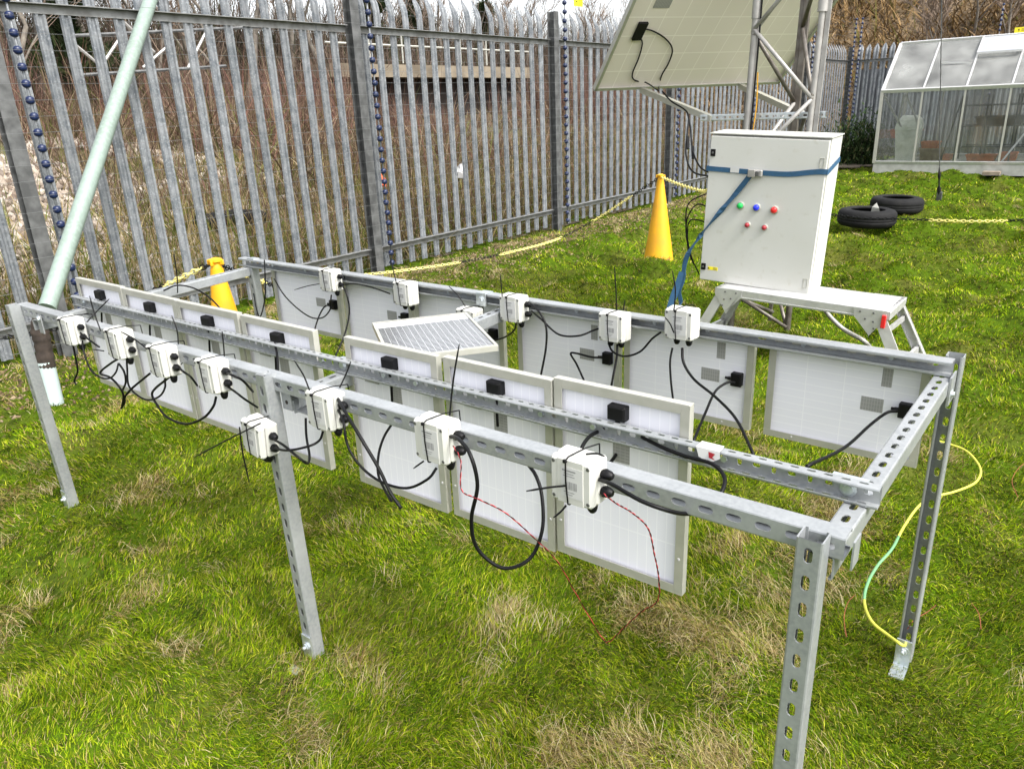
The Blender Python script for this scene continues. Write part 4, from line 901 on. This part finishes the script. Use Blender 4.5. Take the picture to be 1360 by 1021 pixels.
fpart2=strut(MB(),at(930,157,y=4.135),at(1096,152.5,y=4.135),(0,-1,0)); fpart2.build('slotted_crossbar',MT['zinc'],mast)
m=MB(); m.tube(smooth_path([Lg(LA,1.32)+V((.04,0,0)),Lg(LA,1.5)+V((.05,0,0)),Lg(LA,1.70)+V((.04,0,0))],5),.004,6); tag(m.build('orange_cable',MT['cone'],None,smooth=True),'short orange cable tied to the left leg of the mast above the cabinet','cable')
MB().tube(smooth_path([Lg(LA,4)+V((.034,-.02,0)),Lg(LA,2.4)+V((.034,-.02,0)),Lg(LA,1.8)+V((.036,-.02,0)),Lg(LA,1.2)+V((.03,-.02,0))],4),.006,6).build('mast_cable',MT['cable'],mast,smooth=True)
cable('black lead with connectors hanging from the mounting arm to the cabinet, left strand',[at(880,122,y=4.3),at(892,135,y=4.2),at(913,150,y=4.1),at(913,175,y=4.0),at(911,205,y=3.9),at(920,228,y=3.8),cp(-.02,.70,.11)],.006,grp='black leads left of the white cabinet')
cable('black lead with connectors hanging from the mounting arm to the cabinet, right strand',[at(913,150,y=4.12),at(917,170,y=4.05),at(920,200,y=3.95),at(930,222,y=3.8),cp(-.02,.72,.11)],.006,grp='black leads left of the white cabinet')
for (a,c) in ((913,190),(920,203)):
    m=MB(); m.tube([at(a,c-8,y=3.96),at(a+.5,c+8,y=3.93)],.011,8); tag(m.build('plug_connector',MT['black'],None,angle=40),'black plug connector on the %s hanging lead left of the cabinet'%('left' if a==913 else 'right'),'connector')
for i,(v,pts,w) in enumerate(((.60,[(915,270),(911,300),(914,330),(922,352)],'upper'),(.49,[(925,272),(913,290),(912,310),(918,345)],'middle'),(.38,[(918,292),(913,312),(918,340),(929,365)],'lower'))):
    cable(f'{w} thin grey black cable drooping from the left side of the cabinet',[cp(-.02,v,.11)]+[at(a,c,y=3.6) for a,c in pts],.0045,grp='black leads left of the white cabinet')
o=MB().tube(smooth_path([at(1090,402,y=3.95),at(1100,418,y=3.97),at(1120,437,y=4.0),at(1146,452,z=.05),at(1156,462,z=-.02)],6),.015,10).build('grey_conduit',MT['tower'],None,smooth=True); tag(o,'grey flexible conduit curving from under the step platform into the ground','conduit')
# earth cable
P=[at(*q[:2],z=q[2]) for q in ((1243,585,.05),(1262,590,.05),(1285,600,.05),(1302,622,.05),(1296,640,.05),(1270,652,.05),(1240,660,.05),(1220,672,.06),(1200,700,.05),(1185,728,.07),(1166,750,.06),(1152,775,.07),(1148,800,.06),(1158,825,.05),(1178,842,.05),(1196,855,.06))]+[V((.045,1.0,.02))]
P=smooth_path(P,7); ec=empty('earth_cable',P[-1],'green and yellow earth cable lying on the grass, bolted to the back corner leg','cable')
for a,c,mt in ((0,46,'earthy'),(45,60,'earthy'),(59,84,'earthg'),(83,len(P),'earthy')): MB().tube(P[a:c],.0048 if mt=='earthy' else .0049,8).build('sheath',MT[mt],ec,smooth=True)
MT['earthmix']=MT['earthg']
# loose red/orange wires in the grass at the right
for i,(pts,lab) in enumerate((([(1205,835,.06),(1215,822,.06),(1232,812,.07),(1243,803,.09)],'short red wire end poking out of the grass by the back corner leg'),([(1124,845,.03),(1121,820,.04),(1126,800,.05),(1135,790,.04)],'thin orange wire loop in the grass left of the back corner leg'),([(1360,615,.04),(1350,625,.06),(1344,640,.05),(1352,660,.03)],'red wire loop in the grass at the right edge'),([(1290,800,.04),(1300,815,.05),(1303,835,.04)],'thin orange wire in the dry grass right of the back corner leg'))):
    o=MB().tube(smooth_path([at(a,b_,z=z) for a,b_,z in pts],6),.0011,5).build('loose_wire',MT['orwire'],None,smooth=True); tag(o,lab,'wire')
# guy wire
gb=at(1247,264,z=.0); gt=at(1253,-160,y=11.2); gw=empty('guy_wire',gb,'dark vertical guy wire with a turnbuckle anchored in the lawn before the greenhouse','guy wire')
d=(gt-gb).normalized(); MB().tube([gb+d*.3,gt],.007,6).build('wire',MT['post'],gw)
m=MB(); m.tube([gb,gb+d*.16,gb+d*.2,gb+d*.3,gb+d*.34,gb+d*.48],[.016,.03,.010,.012,.022,.006],8); m.build('turnbuckle',MT['rubber'],gw,smooth=True)
m=MB(); m.box(gb+V((0,0,.02)),(.07,.05,.16),Matrix.Rotation(.2,3,'X')); m.build('anchor',MT['post'],gw)
# ================================================================== GREENHOUSE
gy,gyr,gyb=16.0,17.05,18.1; gx0,gdx,gn=-3.74,.725,8; ze,zr_,z0=1.565,2.46,.20; gx1=gx0+gdx*gn
gh=empty('greenhouse',(gx0,gy,0),'small aluminium greenhouse with pale roof panes in the far right corner of the lawn','greenhouse')
m=MB(); m.box(((gx0+gx1)/2,(gy+gyb)/2,.09),(gx1-gx0+.02,gyb-gy+.02,.20)); m.build('plinth',MT['conc'],gh)
def bar(p,q,r=.018,nm='glazing_bar',mt='alu_bright'): m=MB(); slab(m,V(p),V(q),r*2,r*2,(0,1,.3)); return m.build(nm,MT[mt],gh)
for yy in (gy,gyb): bar((gx0,yy,ze),(gx1,yy,ze),.03,'gutter'); bar((gx0,yy,z0+.02),(gx1,yy,z0+.02),.025,'sill')
bar((gx0,gyr,zr_),(gx1,gyr,zr_),.03,'ridge')
for k in range(gn+1):
    x=gx0+gdx*k; w=.028 if k in(0,gn) else .016
    bar((x,gy,z0),(x,gy,ze),w,mt='alu'); bar((x,gyb,z0),(x,gyb,ze),w,mt='alu'); bar((x,gy,ze),(x,gyr,zr_),w); bar((x,gyb,ze),(x,gyr,zr_),w)
for k in range(gn):
    xa,xb=gx0+gdx*k+.018,gx0+gdx*(k+1)-.018
    for yy in (gy,gyb):
        m=MB(); m.box(((xa+xb)/2,yy,(z0+ze)/2),(xb-xa,.004,ze-z0-.06)); m.build('wall_pane',MT['glass'],gh)
    for yy in (gy,gyb):
        n2=V((0,gyr-yy,zr_-ze)); L=n2.length; ang=math.atan2(zr_-ze,gyr-yy); m=MB(); m.box((0,0,0),(xb-xa,L-.05,.004)); o=m.build('roof_pane',MT['roofglass'],gh,local=True); o.location=V(((xa+xb)/2,(gyr+yy)/2,(zr_+ze)/2))-gh.location; o.rotation_euler=(ang,0,0)
for x in (gx0,gx1):
    m=MB(); m.add([(x,gy,z0),(x,gyb,z0),(x,gyb,ze),(x,gyr,zr_),(x,gy,ze)],[(0,1,2,3,4)]); m.build('gable_pane',MT['glass'],gh)
vx0,vx1=gx0+gdx*2,gx0+gdx*3; a0=V(((vx0+vx1)/2,gyr-.01,zr_+.02)); dn=V((0,-(gyr-gy),-(zr_-ze))).normalized(); vf=dn+V((0,0,.12)); L=.58
v=empty('x',(0,0,0)); bpy.data.objects.remove(v)
m=MB()
for s in (vx0+.01,vx1-.01): slab(m,V((s,a0.y,a0.z)),V((s,a0.y,a0.z))+vf*L,.03,.03,(1,0,0))
slab(m,V((vx0,a0.y,a0.z))+vf*L,V((vx1,a0.y,a0.z))+vf*L,.035,.035,(0,0,1)); vt=m.build('roof_vent',MT['alu_bright'],gh)
m=MB(); m.add([V((vx0,a0.y,a0.z+.008)),V((vx1,a0.y,a0.z+.008)),V((vx1,a0.y,a0.z+.008))+vf*L,V((vx0,a0.y,a0.z+.008))+vf*L],[(0,1,2,3)]); m.build('vent_pane',MT['roofglass'],vt)
for p,q in (((1174,126),(1202,178)),((1201,125),(1191,172)),((1203,125),(1222,170)),((1324,222),(1362,176))):
    bar(at(*p,y=gy+.12),at(*q,y=gy+.35),.014,'brace')
m=MB(); a,c=at(1251,87,y=16.55),at(1290,88,y=16.55); slab(m,a+V((0,-.05,.05)),c+V((0,-.05,.05)),.03,.015,(0,0,1)); m.build('clip_bar',MT['alu_bright'],gh)
# things inside it
def gbox(px0,py0,px1,py1,y,dpt,mt,nm,lab,cat,open_=False):
    a,c=at(px0,py1,y=y),at(px1,py0,y=y); m=MB(); w=c.x-a.x; hh=max(c.z-a.z,.08); zb=max(a.z,.19); cx=(a.x+c.x)/2
    top=[(-.5,-.5),(.5,-.5),(.5,.5),(-.5,.5)]; vs=[]
    for (s,z) in ((.88,0),(1,hh*.82),(1.05,hh*.82),(1.05,hh),(.94,hh),(.86,hh*.3)): vs+=[V((cx+tx*w*s,y+dpt/2+ty*dpt*s,zb+z)) for tx,ty in top]
    m.add(vs,[(i*4+j,i*4+(j+1)%4,(i+1)*4+(j+1)%4,(i+1)*4+j) for i in range(5) for j in range(4)]+[(3,2,1,0),(20,21,22,23)])
    return tag(m.build(nm,MT[mt]),lab,cat)
gbox(1181,172,1222,184,17.2,.3,'terra','planter_trough','terracotta planter trough high on the left inside the greenhouse','planter')
gbox(1222,188,1247,200,17.0,.28,'terra','planter_trough','terracotta planter trough on the brown crate inside the greenhouse','planter')
gbox(1219,200,1251,216,16.9,.4,'wood','wooden_crate','brown wooden crate under a terracotta planter in the greenhouse','crate')
gbox(1250,209,1262,217,16.9,.3,'terra','planter_trough','small terracotta planter on the greenhouse floor beside the crate','planter')
gbox(1281,209,1322,218,16.7,.3,'terra','planter_trough','long terracotta planter with green seedlings on the greenhouse floor','planter')
gbox(1326,205,1350,216,16.9,.3,'terra','planter_trough','terracotta planter at the right inside the greenhouse','planter')
gbox(1294,153,1362,168,16.9,.35,'shelf','seed_tray','long black tray on the greenhouse staging','tray')
a=at(1201,216,y=16.45); bn=empty('waste_bin',(a.x,16.45,.19),'dirty white swing top bin inside the greenhouse at its left end','bin')
m=MB(); R=Matrix.Rotation(.1,3,'Z'); z_=.19; vs=[]
for (w,z) in ((.17,0),(.235,.62),(.245,.63),(.245,.68)): vs+=[V((a.x,16.5,z_+z))+R@V((sx*w,sy*w*.8,0)) for sx,sy in((-1,-1),(1,-1),(1,1),(-1,1))]
m.add(vs,[(i*4+j,i*4+(j+1)%4,(i+1)*4+(j+1)%4,(i+1)*4+j) for i in range(3) for j in range(4)]+[(3,2,1,0),(12,13,14,15)]); m.build('bin_body',MT['bin'],bn)
m=MB(); vs=[]
for (w,z) in ((.245,.68),(.22,.80),(.14,.90)): vs+=[V((a.x,16.5,z_+z))+R@V((sx*w,sy*w*.8,0)) for sx,sy in((-1,-1),(1,-1),(1,1),(-1,1))]
m.add(vs,[(i*4+j,i*4+(j+1)%4,(i+1)*4+(j+1)%4,(i+1)*4+j) for i in range(2) for j in range(4)]+[(8,9,10,11)]); m.build('swing_lid',MT['bin'],bn)
sh=empty('plant_staging',(-1.9,16.9,.2),'dark metal staging frame holding trays inside the greenhouse','staging')
def sbar(p,q,r=.014): m=MB(); m.tube([p,q],r,6); m.build('staging_bar',MT['shelf'],sh)
for yy in (16.75,17.3):
    L0,L1=at(1276,141,y=16.75),at(1276,214,y=16.75)
    for px in (1277,1312,1352,1400): a=at(px,141,y=16.75); sbar(V((a.x,yy,.2)),V((a.x,yy,1.42)))
    for py in (141,168,195): a,c=at(1277,py,y=16.75),at(1400,py,y=16.75); sbar(V((a.x,yy,a.z)),V((c.x,yy,a.z)))
for x_,w in ((1277,0),): 
    a=at(1277,141,y=16.75); sbar(V((a.x,16.75,1.4)),V((a.x-.22,16.75,.22)))
for i,(px,py,k) in enumerate(((1140,205,260),(1128,214,150))):
    c=at(px,py,y=17.6+.3*i); 
    r=empty('evergreen_shrub',(c.x,c.y,0),('leafy dark green shrub between the corner fence and the greenhouse','low dark weeds at the foot of the corner fence')[i],'shrub'); n=k*10
    P=np.stack([c.x+rng.normal(0,.34,n),c.y+rng.normal(0,.25,n),np.abs(rng.normal(.45-.2*i,.28-.1*i,n))],1)
    strips('foliage',P,rng.uniform(.06,.16,n),rng.uniform(.02,.05,n),rng.uniform(.2,1.6,n),rng.uniform(0,6.3,n),pick(n,[(.04,.07,.025),(.07,.11,.04),(.03,.045,.02),(.13,.13,.06)],[4,3,3,1]),MT['blade'],None,seg=2).parent=r
    r.children[0].location=-r.location; 
    m=MB()
    for q in range(7): m.tube([V((c.x,c.y,0)),V((c.x+random.uniform(-.4,.4),c.y+random.uniform(-.2,.2),random.uniform(.5,.95)-.3*i))],[.012,.004],5)
    m.build('stems',MT['bark'],r)
for i,(px,py) in enumerate(((1118,222),(1136,220))):
    c=at(px,py,z=.04); m=MB(); m.box((c.x,c.y,.05),(.75,.13,.035),Matrix.Rotation(.15-.3*i,3,'Z')); tag(m.build('plank',MT['wood']),('grey plank lying by the cabinet side of the shrub','grey plank lying against the greenhouse plinth')[i],'plank')
c=at(1317,230,z=.05); m=MB(); m.box((c.x,c.y,.05),(.28,.2,.06)); tag(m.build('flat_stone',MT['wood']),'dark flat slab lying in front of the greenhouse plinth','slab')
# ================================================================== BEYOND THE FENCE
BRA=(at(470,104,x=-19.8).y+1.09)/20.1; BRC=(at(700,100,x=-19.8).y+1.09)/20.1
def region(n,x0,x1,y0,y1,f=None,thr=.5,sc=.4,seed=3):
    x=rng.uniform(x0,x1,n); y=rng.uniform(y0,y1,n)
    k=fbm(x,y,sc,seed)>thr; return x[k],y[k]
def stems(name,n,x0,x1,y0,y1,Hr,Wr,lr,cols,ws,thr=.0,sc=.4,seed=3,hf=h_waste,seg=3,curl=.5,clear=.0):
    x,y=region(n,x0,x1,y0,y1,thr=thr,sc=sc,seed=seed)
    if clear: k=rng.random(len(x))>clear*np.exp(-((x+11.5)**2/9+(y-1.2)**2/12)**2); x,y=x[k],y[k]
    m=len(x); mod=.6+.8*fbm(x,y,.45,seed+40); q=(y+1.09)/(.29-x); mod=np.where((x<-11.5)&(x>-20.2)&(q>BRA)&(q<BRC),mod*.42,mod)
    return strips(name,np.stack([x,y,hf(x,y)-.02],1),rng.uniform(*Hr,m)*mod,rng.uniform(*Wr,m),np.abs(rng.normal(lr[0],lr[1],m)),rng.uniform(0,6.28,m),pick(m,cols,ws)*(.68+.62*fbm(x,y,.8,seed+60))[:,None],MT['stem'],'stuff',seg=seg,curl=curl)
BR=[(.115,.078,.055),(.17,.125,.085),(.07,.048,.035),(.25,.20,.13),(.13,.065,.05),(.09,.095,.03)]
stems('rough_grass',52000,-11.5,-5.75,-4,21,(.15,.55),(.008,.016),(.6,.35),[(.22,.17,.075),(.10,.12,.022),(.15,.11,.05),(.32,.26,.14),(.065,.085,.018)],[3,3,2.5,1.4,2.5],thr=.0,clear=.93)
stems('dead_weeds',26000,-13.5,-6.0,3.2,21,(.3,.95),(.007,.015),(.55,.35),BR,[3,3,3,1.5,1,2],thr=.40,seed=6)
stems('brambles',26000,-20,-9.5,-8,30,(.8,2.0),(.012,.024),(.85,.45),BR,[3,3,3,1,2,1.5],thr=.47,seed=8,clear=1)
stems('tall_dead_stems',30000,-21,-14.5,-10,34,(1.0,2.3),(.014,.028),(.22,.18),[(.125,.070,.058),(.16,.10,.08),(.085,.052,.042),(.20,.15,.11)],[4,3,3,1.5],thr=.46,seed=12,sc=.3)
stems('thicket',22000,-31,-20.5,-16,42,(1.2,3.3),(.025,.05),(.5,.35),[(.10,.075,.058),(.135,.10,.078),(.065,.05,.04),(.17,.13,.10),(.07,.07,.04)],[3,3,3,1,2],thr=.36,seed=15,sc=.2)
stems('far_thicket',24000,-34,-28,-18,58,(2.4,5.2),(.04,.08),(.45,.3),[(.085,.065,.052),(.115,.09,.07),(.06,.047,.038),(.05,.055,.03)],[3,3,3,2],thr=.24,seed=25,sc=.22)
stems('hillside_scrub',60000,-12,30,21.6,37,(.3,1.1),(.022,.055),(1.15,.45),[(.17,.11,.05),(.23,.15,.07),(.08,.052,.026),(.32,.22,.12),(.12,.11,.035)],[4,3,3,1.2,1.2],thr=.30,seed=18,sc=.35,hf=h_hill)
# stones on the heap and spilling to the fence
def stones(n):
    x=rng.normal(-11.3,2.2,n); y=rng.normal(1.2,2.8,n); k=(x<-6.6)&(fbm(x,y,.7,33)>.30)&(y<8); x,y=x[k],y[k]; m=len(x)
    base=np.array([(1,0,0),(-1,0,0),(0,1,0),(0,-1,0),(0,0,.8),(0,0,-.8)],float); s=rng.uniform(.025,.075,m)**1.0
    vv=base[None]*s[:,None,None]*rng.uniform(.6,1.4,(m,6,3)); vv=vv+rng.normal(0,.22,(m,6,3))*s[:,None,None]
    vv[:,:,0]+=x[:,None]; vv[:,:,1]+=y[:,None]; vv[:,:,2]+=(h_waste(x,y)+s*.3)[:,None]
    F=np.array([(0,2,4),(2,1,4),(1,3,4),(3,0,4),(2,0,5),(1,2,5),(3,1,5),(0,3,5)]); F=(np.arange(m)*6)[:,None,None]+F[None]
    np_mesh('gravel',vv.reshape(-1,3),F.reshape(-1,3),MT['stone'],kind='stuff',col=np.repeat(pick(m,[(.28,.235,.19),(.20,.165,.135),(.36,.32,.275),(.13,.10,.078)],[3,3,2,2.5]),6,axis=0))
stones(42000)
def clods(n):
    x=rng.uniform(FX+.02,-4.15,n); y=rng.uniform(-2,16,n); k=rng.random(n)<np.clip((-4.1-x)/1.2,0,1); x,y=x[k],y[k]; m=len(x)
    base=np.array([(1,0,0),(-1,0,0),(0,1,0),(0,-1,0),(0,0,.7),(0,0,-.7)],float); s_=rng.uniform(.004,.020,m)
    vv=base[None]*s_[:,None,None]*rng.uniform(.6,1.4,(m,6,3)); vv=vv+rng.normal(0,.2,(m,6,3))*s_[:,None,None]
    vv[:,:,0]+=x[:,None]; vv[:,:,1]+=y[:,None]; vv[:,:,2]+=h_lawn(x,y)[:,None]
    F=np.array([(0,2,4),(2,1,4),(1,3,4),(3,0,4),(2,0,5),(1,2,5),(3,1,5),(0,3,5)]); F=(np.arange(m)*6)[:,None,None]+F[None]
    np_mesh('soil_clods',vv.reshape(-1,3),F.reshape(-1,3),MT['stone'],kind='stuff',col=np.repeat(pick(m,[(.10,.07,.04),(.15,.11,.06),(.06,.045,.028),(.22,.17,.11)],[3,3,2,2]),6,axis=0))
clods(26000)
# fallen log, rubbish
a,c=at(255,248,x=-8.3),at(345,240,x=-8.5); a.z=c.z=None or .25
a.z=float(h_waste(a.x,a.y))+.22; c.z=float(h_waste(c.x,c.y))+.24
tag(MB().tube(smooth_path([a,(a+c)/2+V((0,0,.04)),c],4),[.10]*8+[.07],10).build('fallen_log',MT['rubber'],None,smooth=True),'dark fallen log lying on the waste ground beyond the fence','log')
for px,py,x,s,mt,nm,lab in ((505,240,-8.0,.14,'orange','crushed_container','crushed orange container in the weeds beyond the fence'),(513,158,-15,.12,'white','plastic_bottle','small white bottle lying in the brambles beyond the fence'),(613,228,-7.6,.16,'white','plastic_bag','crumpled white plastic bag caught in the weeds beyond the fence')):
    p=at(px,py,x=x); m=MB(); m.lathe(p,[(.0001,-s*.6),(s*.5,-s*.45),(s*.62,0),(s*.5,s*.4),(s*.2,s*.6),(.0001,s*.62)],9); o=m.build(nm,MT[mt]); 
    for v in o.data.vertices: v.co+=V((random.uniform(-1,1),random.uniform(-1,1),random.uniform(-1,1)))*s*.16
    tag(o,lab,'litter')
# footbridge
a,c=at(440,106,x=-19.8),at(705,101,x=-19.8); zb=(a.z+c.z)/2; br=empty('footbridge',((a.x),(a.y+c.y)/2,zb),'low concrete bridge with pale metal railings among brown brush beyond the fence','bridge')
m=MB(); m.box((-20.4,(a.y+c.y)/2,zb+.20),(1.2,c.y-a.y,.40)); m.build('deck_beam',MT['bridge'],br)
m=MB(); m.box((-20.9,(a.y+c.y)/2,zb-.7),(.6,c.y-a.y,1.5)); m.build('void_shade_block',MT['dark'],br)  # dark block painted in for the shaded void below the deck
for zz in (1.0,1.35): MB().tube([(-19.9,a.y,zb+zz),(-19.9,c.y,zb+zz)],.035,6).build('handrail',MT['alu'],br)
y=a.y+.3
while y<c.y: MB().tube([(-19.9,y,zb+.45),(-19.9,y,zb+1.36)],.03,6).build('railing_post',MT['alu'],br); y+=1.5
# steel lattice frame lying in the brush at the left
lt=empty('scrap_lattice',(-13,2.5,1),'rusty steel lattice frame with dark pole in the brush behind the fence','scrap frame')
def lb(p,q,r,mt): MB().tube([at(*p,x=-13.2),at(*q,x=-13.2)],r,6).build('steel_bar',MT[mt],lt)
for p,q,r,mt in (((95,48),(345,36),.03,'post'),((110,100),(300,88),.03,'post'),((217,-20),(236,130),.06,'post'),((100,60),(130,85),.025,'tower'),((130,95),(160,50),.025,'tower'),((165,30),(205,70),.025,'tower'),((190,90),(225,60),.025,'tower'),((275,40),(250,90),.025,'tower')): lb(p,q,r,mt)
# ------------------------------------------------------------------ bare trees
def bare_tree(x,y,z,H,lab,seed,grp='bare winter trees beyond the fence',spread=.55,mat_='twig',tw=.012):
    R=random.Random(seed); r=empty('bare_tree',(x,y,z),lab,'tree',grp); tk=MB(); cr=MB()
    def grow(p,d,L,rad,lev):
        pts=[p]; n=4
        for i in range(n):
            d=(d+V((R.gauss(0,.13),R.gauss(0,.13),R.gauss(.04,.08)))).normalized(); p=p+d*L/n; pts.append(p)
        rs=[rad*(1-.55*i/n) for i in range(n+1)]
        (tk if lev<2 else cr).tube(pts,[max(q,tw*.5) for q in rs],7 if lev<2 else 3,caps=False)
        if lev<4:
            k=R.choice((3,4,4)) if lev<3 else R.choice((5,6,7))
            for j in range(k):
                q=pts[R.choice((2,3,4)) if lev else R.choice((1,2,3,4))]; a=R.uniform(0,6.28); s=R.uniform(spread*.6,spread*1.4)
                nd=(d+V((math.cos(a)*s,math.sin(a)*s,R.uniform(-.1,.35)))).normalized(); grow(q,nd,L*R.uniform(.55,.78),max(rs[-1]*R.uniform(.6,.9),tw*.6),lev+1)
    grow(V((x,y,z)),V((R.uniform(-.1,.1),R.uniform(-.1,.1),1)),H*.36,H*.016,0)
    tk.build('trunk',MT['bark'],r,smooth=True); cr.build('crown',MT[mat_],r); return r
trees=[(18,-21,8,'leftmost'),(70,-24,9,'second from the left'),(150,-26,9,'third, behind the leaning pole'),(215,-22,9,'fourth, just right of the leaning pole'),(268,-25,9.5,'fifth, left of the middle fence post'),(330,-23,9,'sixth, left of the middle fence post'),(385,-27,10,'seventh, nearest the middle fence post'),(440,-24,9,'eighth, right behind the middle fence post'),(560,-31,8.5,'above the left half of the bridge'),(620,-34,8.5,'above the middle of the bridge'),(680,-33,8.5,'above the right end of the bridge'),(722,-30,8.5,'beside the third fence post'),(790,-34,9,'left of the large module'),(500,-27,9,'above the left end of the bridge railing'),(590,-28,9.5,'above the bridge, with a forked top'),(650,-27,9,'behind the bridge railing'),(700,-26,8.5,'just left of the third fence post'),(755,-28,8.5,'just right of the third fence post'),(300,-21,8.5,'just right of the lattice frame')]
for i,(px,x,H,nm) in enumerate(trees):
    p=at(px,150,x=x); bare_tree(x,p.y,float(h_waste(np.array([x]),np.array([p.y]))[0])-.2,H,f'bare leafless tree beyond the fence, {nm}',i+3,tw=.02 if x<-26 else .016)
def evergreen(px,x,H,lab,seed,wd=1.6):
    p=at(px,150,x=x); y=p.y; z=float(h_waste(np.array([x]),np.array([y]))[0]); r=empty('evergreen_tree',(x,y,z),lab,'tree'); n=5200
    t=rng.random(n)**.8; lob=.6+.5*np.sin(t*17+seed); rad=wd*(1.08-t)*rng.random(n)**.5*lob; a=rng.uniform(0,6.28,n)+.4*np.sin(t*9)
    P=np.stack([x+rad*np.cos(a),y+rad*np.sin(a),z+.8+t*(H-.8)],1)
    f=strips('crown',P,rng.uniform(.25,.55,n),rng.uniform(.06,.14,n),rng.uniform(.4,1.7,n),a,pick(n,[(.03,.045,.018),(.05,.07,.028),(.02,.03,.014),(.075,.09,.04)],[4,3,3,1]),MT['blade'],None,seg=2); f.parent=r; f.location=-r.location
    MB().tube([V((x,y,z-.2)),V((x,y,z+H*.5)),V((x,y,z+H*.9))],[.16,.1,.03],8).build('trunk',MT['bark'],r,smooth=True)
evergreen(112,-23,7.0,'dark ivy covered evergreen behind the fence left of the leaning pole',1,1.5); evergreen(505,-28,5.6,'dark evergreen above the left end of the bridge',2,1.7); evergreen(560,-30,5.2,'dark evergreen above the middle of the bridge',4,2.0); evergreen(650,-31,5.0,'broad dark evergreen above the right half of the bridge',5,2.2)
for i,(px,py,y) in enumerate(((1230,60,24),(1290,50,25.5),(1345,45,24.5))):
    p=at(px,py,y=y); bare_tree(p.x,y,float(h_hill(np.array([p.x]),np.array([y]))[0])-.2,3.6,('leafless shrub on the brown hillside above the corner fence','leafless shrub on the brown hillside above the greenhouse roof','leafless shrub on the brown hillside beside the yellow sign')[i],40+i,'leafless shrubs on the hillside',.8,'twig',.02)
for o in bpy.data.objects:
    if o.parent is None and o.get('label') and len(o['label'].split())>16: print('LONG',o.name,o['label'])
# ------------------------------------------------------------------ world and light
def light():
    w=bpy.data.worlds.new('World'); scene.world=w; w.use_nodes=True; N=w.node_tree.nodes; L=w.node_tree.links
    sky=N.new('ShaderNodeTexSky'); sky.sky_type='NISHITA'; sky.sun_disc=False
    d=V((.78,-.10,.95)).normalized()   # towards the sun
    sky.sun_elevation=math.asin(d.z); sky.sun_rotation=math.atan2(d.x,d.y); sky.air_density=1.0; sky.dust_density=4.0
    hs=N.new('ShaderNodeHueSaturation'); hs.inputs['Saturation'].default_value=.22; L.new(sky.outputs[0],hs.inputs['Color'])
    bg=N['Background']; bg.inputs['Strength'].default_value=.15; L.new(hs.outputs[0],bg.inputs[0])
    s=bpy.data.lights.new('sun','SUN'); s.energy=1.35; s.angle=math.radians(14); s.color=(1,.96,.9); o=bpy.data.objects.new('sun',s); COL.objects.link(o)
    o.rotation_euler=d.to_track_quat('Z','Y').to_euler(); o.location=(5,5,10)
    scene.view_settings.view_transform='Standard'; scene.view_settings.look='None'; scene.view_settings.exposure=1.58; scene.view_settings.gamma=1
light()
